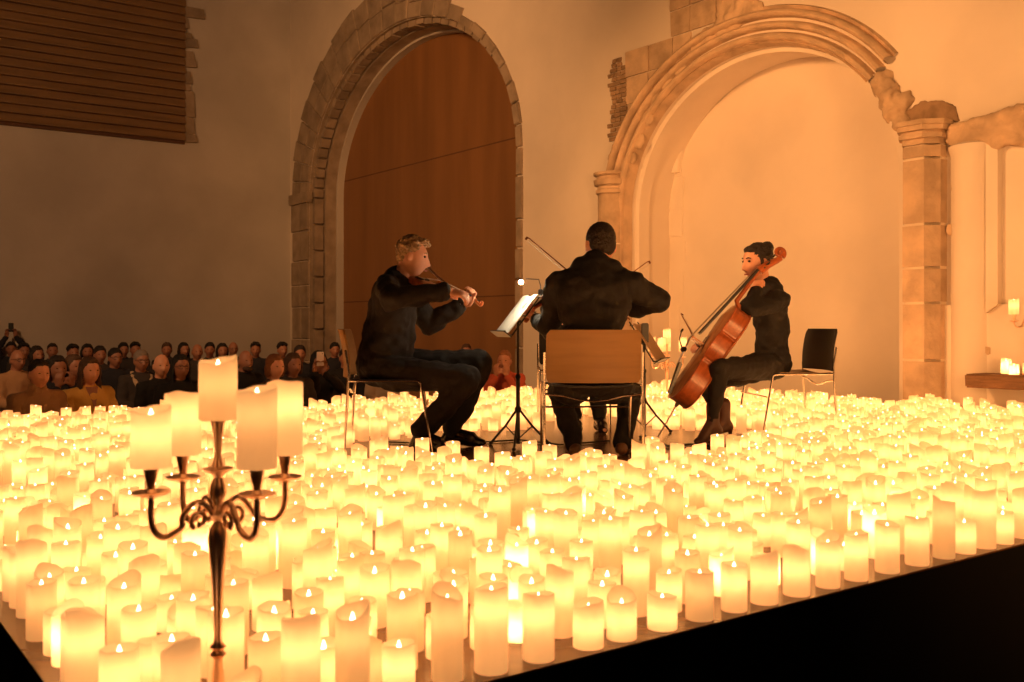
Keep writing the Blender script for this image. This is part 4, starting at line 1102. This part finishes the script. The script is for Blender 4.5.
J['handL'] = (V((.25, .55, .55)), V((.3, .6, -.4)), 1, 1.1)
J['handR'] = (V((-.85, -.35, -.1)), V((0, .1, -1)), -1, .6)
musician('person', 'woman in black with her dark hair in a bun, playing cello', J, 'bun', M['hair_dark'], M['skin'], M['shirt_black'], M['trousers'], M['brown_boot'], heel=True, fat=.95, tl=1.1, lg=1.1)
bx_ = V((.48, 7.7, ST))
J = dict(head=bx_+V((.05, -.10, 1.12)), face=V((-.3, -.95, -.1)), neck=bx_+V((0, -.03, .98)), waist=bx_+V((0, 0, .66)), hip=bx_+V((0, 0, .53)),
         shR=bx_+V((-.19, 0, .92)), shL=bx_+V((.19, 0, .92)), elR=bx_+V((-.20, -.22, .72)), wrR=bx_+V((-.10, -.42, .80)), elL=bx_+V((.22, -.25, .72)), wrL=bx_+V((.08, -.42, .90)),
         hipR=bx_+V((-.09, -.05, .5)), hipL=bx_+V((.09, -.05, .5)), knR=bx_+V((-.10, -.46, .50)), knL=bx_+V((.12, -.46, .50)), anR=bx_+V((-.02, -.36, .10)), anL=bx_+V((.16, -.40, .10)), toR=bx_+V((.0, -.56, .03)), toL=bx_+V((.18, -.60, .03)))
J['handR'] = (V((.5, -.6, .1)), V((0, .1, -1)), -1, .7); J['handL'] = (V((-.4, -.6, .3)), V((0, .5, .6)), 1, .8)
musician('person', 'player in dark clothes almost hidden behind the violist, only shoes showing', J, 'short', M['hair_dark'], M['skin'], M['shirt_black'], M['trousers'], M['shoe'], vox=.009)

# ---- the audience: seated figures built once per kind, then copied
def seated(arms='lap'):
    """local: seated facing -y, head centre at z 1.18, shoes on z 0; returns prims for body / top / legs"""
    H = V((0, -.04, 1.185)); hm = head_mat(H, V((0, -1, -.05)))
    J = dict(neck=V((0, 0, 1.045)), waist=V((0, .03, .70)), hip=V((0, .03, .56)), shL=V((.17, 0, .975)), shR=V((-.17, 0, .975)))
    if arms == 'lap': J.update(elL=V((.22, -.04, .72)), elR=V((-.22, -.04, .72)), wrL=V((.08, -.24, .64)), wrR=V((-.08, -.24, .64)))
    elif arms == 'face': J.update(elL=V((.20, -.20, .80)), elR=V((-.20, -.20, .80)), wrL=V((.06, -.22, 1.03)), wrR=V((-.06, -.22, 1.03)))
    elif arms == 'photo': J.update(elL=V((.17, -.26, .90)), elR=V((-.13, -.26, .90)), wrL=V((-.12+.06, -.33, 1.09)), wrR=V((-.16, -.33, 1.09)))
    else: J.update(elL=V((.24, -.10, 1.18)), elR=V((-.20, -.10, 1.18)), wrL=V((.06, -.16, 1.40)), wrR=V((-.06, -.16, 1.40)))
    for s, sx in (('L', 1), ('R', -1)): J.update({'hip'+s: V((sx*.09, .0, .52)), 'kn'+s: V((sx*.11, -.42, .50)), 'an'+s: V((sx*.11, -.42, .09)), 'to'+s: V((sx*.12, -.58, .035))})
    TF = Matrix.Identity(3)
    f = MB(); add_head(f, hm, 44, 34); f.chain([J['neck'], hm @ V((0, -.02, -.03))], [.060, .052])
    f.chain([J['shL'], J['neck']-V((0, 0, .05)), J['shR']], [.05, .06, .05]); f.ell((0, .01, .86), (.14, .09, .2)); f.ell(J['hip'], (.15, .11, .12)); f.chain([J['neck'], J['waist'], J['hip']], [.06, .1, .1])
    for s in 'LR':
        f.chain([J['sh'+s], J['el'+s], J['wr'+s]], [.045, .036, .024]); sd = 1 if s == 'L' else -1
        dd = V((0, -.2, 1)) if arms in ('face', 'up', 'photo') else V((-sd*.6, -.6, -.2)); nn = V((-sd*.4, -.6 if arms != 'face' else .6, 0)) if arms != 'lap' else V((0, 0, -1))
        add_hand(f, J['wr'+s], dd, nn, 1 if s == 'L' else -1, .7)
        f.chain([J['hip'+s], J['kn'+s], J['an'+s], J['to'+s]], [.08, .055, .04, .035])
    body = remeshed(f, .010, 1, 0, 1, 0, 'person_body', M['skin_b'])
    f = MB(); f.ell((0, .0, .90), (.185, .120, .19)); f.ell((0, .01, .74), (.18, .13, .2)); f.ell(J['hip']+V((0, 0, .02)), (.18, .15, .12)); f.chain([J['shL'], J['neck']-V((0, 0, .06)), J['shR']], [.068, .078, .068]); f.chain([J['neck']-V((0, 0, .05)), J['neck']-V((0, 0, .005))], [.085, .070])
    for s in 'LR':
        e2, w = J['el'+s], J['wr'+s]; f.chain([J['sh'+s], e2, w-(w-e2).normalized()*.03], [.070, .060, .044])
    top = remeshed(f, .014, 3, .014, 8, 4, 'sweater', M['charcoal'])
    f = MB(); f.ell(J['hip']-V((0, 0, .02)), (.17, .14, .1))
    for s in 'LR': f.chain([J['hip'+s], J['kn'+s], J['an'+s]], [.10, .078, .058]); f.chain([J['an'+s]-V((0, 0, .03)), J['to'+s]], [.045, .032])
    legs = remeshed(f, .016, 2, .008, 8, 5, 'trousers', M['navy'])
    return body, top, legs, hm
POSE = {k: seated(k) for k in ('lap', 'face', 'photo', 'up')}
HAIR = {k: remeshed(hair_blobs(k, POSE['lap'][3], random.Random(5)), .008, 1, .005, 45, 3, 'hair_'+k, M['hair_dark']) for k in ('short', 'crop', 'curly', 'long', 'bob', 'bald', 'bun')}
hm = POSE['lap'][3]
f = MB()
for sx in (-1, 1):
    f.tube([hm @ V((sx*.033+.026*cos(a), .098-.004*abs(cos(a)), .008+.019*sin(a))) for a in [k*2*pi/14 for k in range(15)]], .0025, 5, cap=False)
    f.tube([hm @ V((sx*.058, .094, .012)), hm @ V((sx*.079, .0, .010))], .0022, 5)
f.tube([hm @ V((-.008, .104, .012)), hm @ V((.008, .104, .012))], .0022, 5)
GL = f.mesh('glasses', M['black_metal'])
f = MB()
for sx in (-1, 1): f.ell(hm @ V((sx*.031, .080, .011)), (.009, .005, .0045), hm.to_3x3(), seg=8, rings=6)
EY = f.mesh('eyes', M['eye'])
f = MB(); f.chain([V((0, .0, 1.02)), V((0, -.006, 1.075))], [.082, .072]); TN = remeshed(f, .012, 1, .004, 20, 1, 'turtleneck', M['tan_knit'])
f = MB(); f.add([V((-.055, -.075, 1.045)), V((.055, -.075, 1.045)), V((0, -.155, .86)), V((-.05, -.06, 1.05)), V((.05, -.06, 1.05)), V((0, -.09, .86))], [(0, 2, 1), (3, 4, 5), (0, 1, 4, 3), (1, 2, 5, 4), (2, 0, 3, 5)]); VN = f.mesh('neckline', M['skin_b'], smooth=False)
f = MB(); 
for sx in (-1, 1): f.tube([V((sx*.075, .05, 1.06)), V((sx*.10, -.05, 1.02)), V((sx*.07, -.13, .92)), V((sx*.05, -.145, .78))], [.022, .026, .024, .02], 8, flat=.6)
CO = f.mesh('collar', M['beige'])
f = MB(); f.ell(hm @ V((0, .050, -.080)), (.060, .050, .040), hm.to_3x3()); BD = remeshed(f, .008, 1, .003, 40, 1, 'beard', M['hair_dark'])

def mcol(o, m): o.data = o.data; o.material_slots[0].link = 'OBJECT'; o.material_slots[0].material = m
def spectator(px, py, label, hair, hairm, topm, pose='lap', extra=(), turn=0.0, dz=0.0, s=1.0, Y=None, skin='skin_b'):
    Yy = Y or 398.0/(py-HZ)
    x = (px-512)/F*Yy
    while any(math.hypot(x-qx, Yy-qy) < .52 for qx, qy in SEATS) and Yy < 15.6: Yy += .06; x = (px-512)/F*Yy
    SEATS.append((x, Yy)); hz = CZ-(py-HZ)/F*Yy
    body, top, legs, _ = POSE[pose]
    o = link('person', body); sc = hz/1.185*s
    o.scale = (max(.94, sc),)*2+(hz/1.185,)
    look = V((0.3, 5.5, 0))-V((x, Yy, 0)); rz = math.atan2(look.y, look.x)+pi/2+turn
    o.location = (x+.04*sin(-rz)*0, Yy+.04, 0); o.rotation_euler = (0, 0, rz)
    tag(o, label, 'person', 'seated audience behind the stage'); mcol(o, M[skin])
    c = link('sweater', top, o); mcol(c, M[topm]); c = link('trousers', legs, o)
    c = link('hair', HAIR[hair], o); mcol(c, M[hairm]); link('eyes', EY, o)
    if 'glasses' in extra: link('glasses', GL, o)
    if 'turtleneck' in extra: link('turtleneck', TN, o)
    if 'v' in extra: link('neckline', VN, o)
    if 'collar' in extra: link('collar', CO, o)
    if 'beard' in extra: c = link('beard', BD, o); mcol(c, M[hairm])
    return o
SEATS = []
AUD = [
 (14, 360, 'bald man in glasses and a tan jumper at the far left', 'bald', 'hair_grey', 'tan_knit', 'lap', ('glasses',)),
 (35, 374, 'woman with cropped dark hair in a tan turtleneck, front row far left', 'crop', 'hair_dark', 'tan_knit', 'lap', ('turtleneck',)),
 (34, 355, 'dark-haired listener directly behind the woman in the tan turtleneck', 'bob', 'hair_dark', 'charcoal', 'lap', ()),
 (51, 351, 'short-haired man at the back, above the two front-row women', 'crop', 'hair_dark', 'charcoal', 'lap', ()),
 (54, 369, 'dark-haired listener with hands raised to the face between front-row women', 'bob', 'hair_dark', 'navy', 'face', ()),
 (71, 353, 'curly dark-haired listener at the back, behind the mustard-jumper woman\'s right', 'curly', 'hair_black', 'charcoal', 'lap', ()),
 (70, 367, 'brown-haired listener half hidden beside the mustard-jumper woman', 'long', 'hair_brown', 'plum', 'lap', ()),
 (86, 371, 'woman with long greying hair in a mustard V-neck jumper', 'long', 'hair_brown', 'mustard_knit', 'lap', ('v',)),
 (86, 352, 'small dark head just above the mustard-jumper woman', 'bob', 'hair_black', 'navy', 'lap', ()),
 (98, 355, 'listener with dark hair right above the mustard-jumper woman\'s left shoulder', 'short', 'hair_dark', 'charcoal', 'lap', ()),
 (113, 358, 'man in glasses and dark jacket between mustard jumper and beige collar', 'short', 'hair_black', 'navy', 'lap', ('glasses',)),
 (139, 361, 'grey-haired woman in glasses wearing black with a beige collar', 'short', 'hair_grey', 'charcoal', 'lap', ('glasses', 'collar')),
 (134, 350, 'dark-haired listener behind the woman with the beige collar', 'curly', 'hair_black', 'charcoal', 'lap', ()),
 (159, 366, 'bald man in a black jacket, face lit red, behind the candelabrum', 'bald', 'hair_brown', 'suit', 'lap', ()),
 (166, 350, 'listener with brown hair behind the bald man in black', 'short', 'hair_brown', 'charcoal', 'lap', ()),
 (182, 350, 'long dark-haired woman at the back, left of the central candelabrum candle', 'long', 'hair_black', 'navy', 'lap', ()),
 (178, 367, 'dark-haired woman in glasses beside the bald man in black', 'long', 'hair_black', 'suit', 'lap', ('glasses',)),
 (196, 352, 'balding listener at the back just left of the central candelabrum candle', 'bald', 'hair_brown', 'charcoal', 'lap', ()),
 (209, 350, 'pale-faced man with dark hair above the central candelabrum candle', 'short', 'hair_black', 'navy', 'lap', ()),
 (232, 349, 'balding man in glasses at the back, just right of the central candle', 'bald', 'hair_brown', 'charcoal', 'lap', ('glasses',)),
 (243, 361, 'bald bearded man just right of the central candelabrum candle', 'bald', 'hair_brown', 'suit', 'lap', ('beard',)),
 (255, 350, 'listener with full black hair behind the red-haired woman', 'curly', 'hair_black', 'navy', 'lap', ()),
 (272, 367, 'woman with a reddish bob above the right candelabrum candles', 'bob', 'hair_red', 'plum', 'lap', ()),
 (281, 350, 'curly dark-haired listener behind and right of the red-haired woman', 'curly', 'hair_black', 'charcoal', 'lap', ()),
 (291, 365, 'brown-haired listener between the red-haired woman and the phone holder', 'bob', 'hair_brown', 'charcoal', 'lap', ()),
 (299, 354, 'dark-haired listener left of and behind the phone holder', 'short', 'hair_dark', 'navy', 'lap', ()),
 (317, 362, 'woman in a black coat holding up a pale phone', 'long', 'hair_black', 'suit', 'photo', ()),
 (334, 350, 'small dark head between the phone holder and the violinist\'s chair', 'short', 'hair_black', 'navy', 'lap', ()),
 (364, 352, 'dark-haired woman in a beige jumper behind the violinist\'s chair', 'bob', 'hair_black', 'beige', 'lap', ()),
 (386, 359, 'listener in a beige top hidden behind the violinist\'s back', 'long', 'hair_dark', 'beige', 'lap', ()),
 (466, 352, 'lone head showing above the violinist\'s knee', 'crop', 'hair_brown', 'charcoal', 'lap', ()),
 (505, 361, 'red-lit listener in red, left of the music stand pole', 'crop', 'hair_red', 'red_cloth', 'face', ()),
 (10, 349, 'person at the far left with both arms raised, filming on a dark phone', 'short', 'hair_black', 'navy', 'up', ()),
 (22, 351, 'dark head between the filming person and the bald man in glasses', 'curly', 'hair_black', 'charcoal', 'lap', ()),
 (122, 350, 'small dark head behind the man in glasses and the beige-collared woman', 'short', 'hair_black', 'navy', 'lap', ()),
 (221, 351, 'dark head directly behind the central candelabrum candle', 'long', 'hair_black', 'navy', 'lap', ()),
 (345, 358, 'dark-haired listener beside the backrest of the violinist\'s chair', 'short', 'hair_black', 'suit', 'lap', ()),
]
for i, a in sorted(enumerate(AUD), key=lambda q: -q[1][1]):
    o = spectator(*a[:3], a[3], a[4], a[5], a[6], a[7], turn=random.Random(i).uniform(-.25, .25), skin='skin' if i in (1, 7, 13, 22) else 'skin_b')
    bpy.context.view_layer.update()
    if a[6] in ('photo', 'up'):
        m_ = o.matrix_world
        q = m_ @ (V((-.11, -.365, 1.23)) if a[6] == 'photo' else V((0, -.2, 1.545)))
        f = MB(); f.box((0, 0, 0), (.078, .012, .15) , bev=.004)
        ph = f.build('phone', M['phone_pale'] if a[6] == 'photo' else M['phone']); ph.location = q; ph.rotation_euler = o.rotation_euler
        f = MB(); f.tube([(.0, -.006, .0), (.0, -.009, 0)], .006, 8); c = f.build('camera_lens', M['ebony'], ph); c.location = (.022, 0, .055)
        tag(ph, 'pale phone held up by the woman in the black coat' if a[6] == 'photo' else 'dark phone held overhead at the far left', 'phone')

# ---------------------------------------------------------------- unseen warm spots, added because the candles alone leave the walls dim
def wash(name, loc, aim, power, col, ang, blend=.6, rad=.35):
    l = bpy.data.lights.new(name, 'SPOT'); l.energy = power; l.color = col; l.spot_size = R(ang); l.spot_blend = blend; l.shadow_soft_size = rad
    o = bpy.data.objects.new(name, l); C.objects.link(o); o.location = loc; o.rotation_euler = (Vector(aim)-Vector(loc)).to_track_quat('-Z', 'Y').to_euler(); return o
wash('added_wall_fill', AB(2.2, 6.6, 4.7), AB(8.1, 6.3, 2.3), 1250, (1.0, .43, .13), 80, blend=.8)
wash('added_wall_fill', AB(2.0, -2.2, 2.0), AB(8.1, 5.2, 3.2), 1500, (1.0, .43, .13), 62, rad=1.0)
wash('added_wall_fill', AB(0.6, 10.0, 6.5), AB(8.1, 13.4, 4.0), 900, (1.0, .43, .13), 80, blend=.9)
wash('added_wall_fill', AB(-3.0, 6.0, 6.5), AB(6.0, 18.5, 3.8), 1500, (1.0, .50, .21), 85)

# ---------------------------------------------------------------- camera, world
cam = bpy.data.cameras.new('camera'); co = bpy.data.objects.new('camera', cam); C.objects.link(co)
co.location = (0, 0, CZ); co.rotation_euler = (R(90), 0, 0); cam.sensor_width = 36; cam.lens = 35.0; cam.shift_y = -(341-HZ)/1024
cam.clip_start = .05; bpy.context.scene.camera = co
cam.dof.use_dof = True; cam.dof.focus_distance = 6.3; cam.dof.aperture_fstop = 5.0
w = bpy.data.worlds.new('world'); bpy.context.scene.world = w; w.use_nodes = True
w.node_tree.nodes['Background'].inputs[0].default_value = (.9, .55, .4, 1); w.node_tree.nodes['Background'].inputs[1].default_value = .006
sc = bpy.context.scene
sc.view_settings.view_transform = 'Standard'; sc.view_settings.look = 'None'; sc.view_settings.exposure = 0.0; sc.view_settings.gamma = 1; sc.view_settings.use_curve_mapping = False
sc.cycles.max_bounces = 8; sc.cycles.diffuse_bounces = 4; sc.cycles.glossy_bounces = 3; sc.cycles.sample_clamp_indirect = 4.0
sc.cycles.use_denoising = True
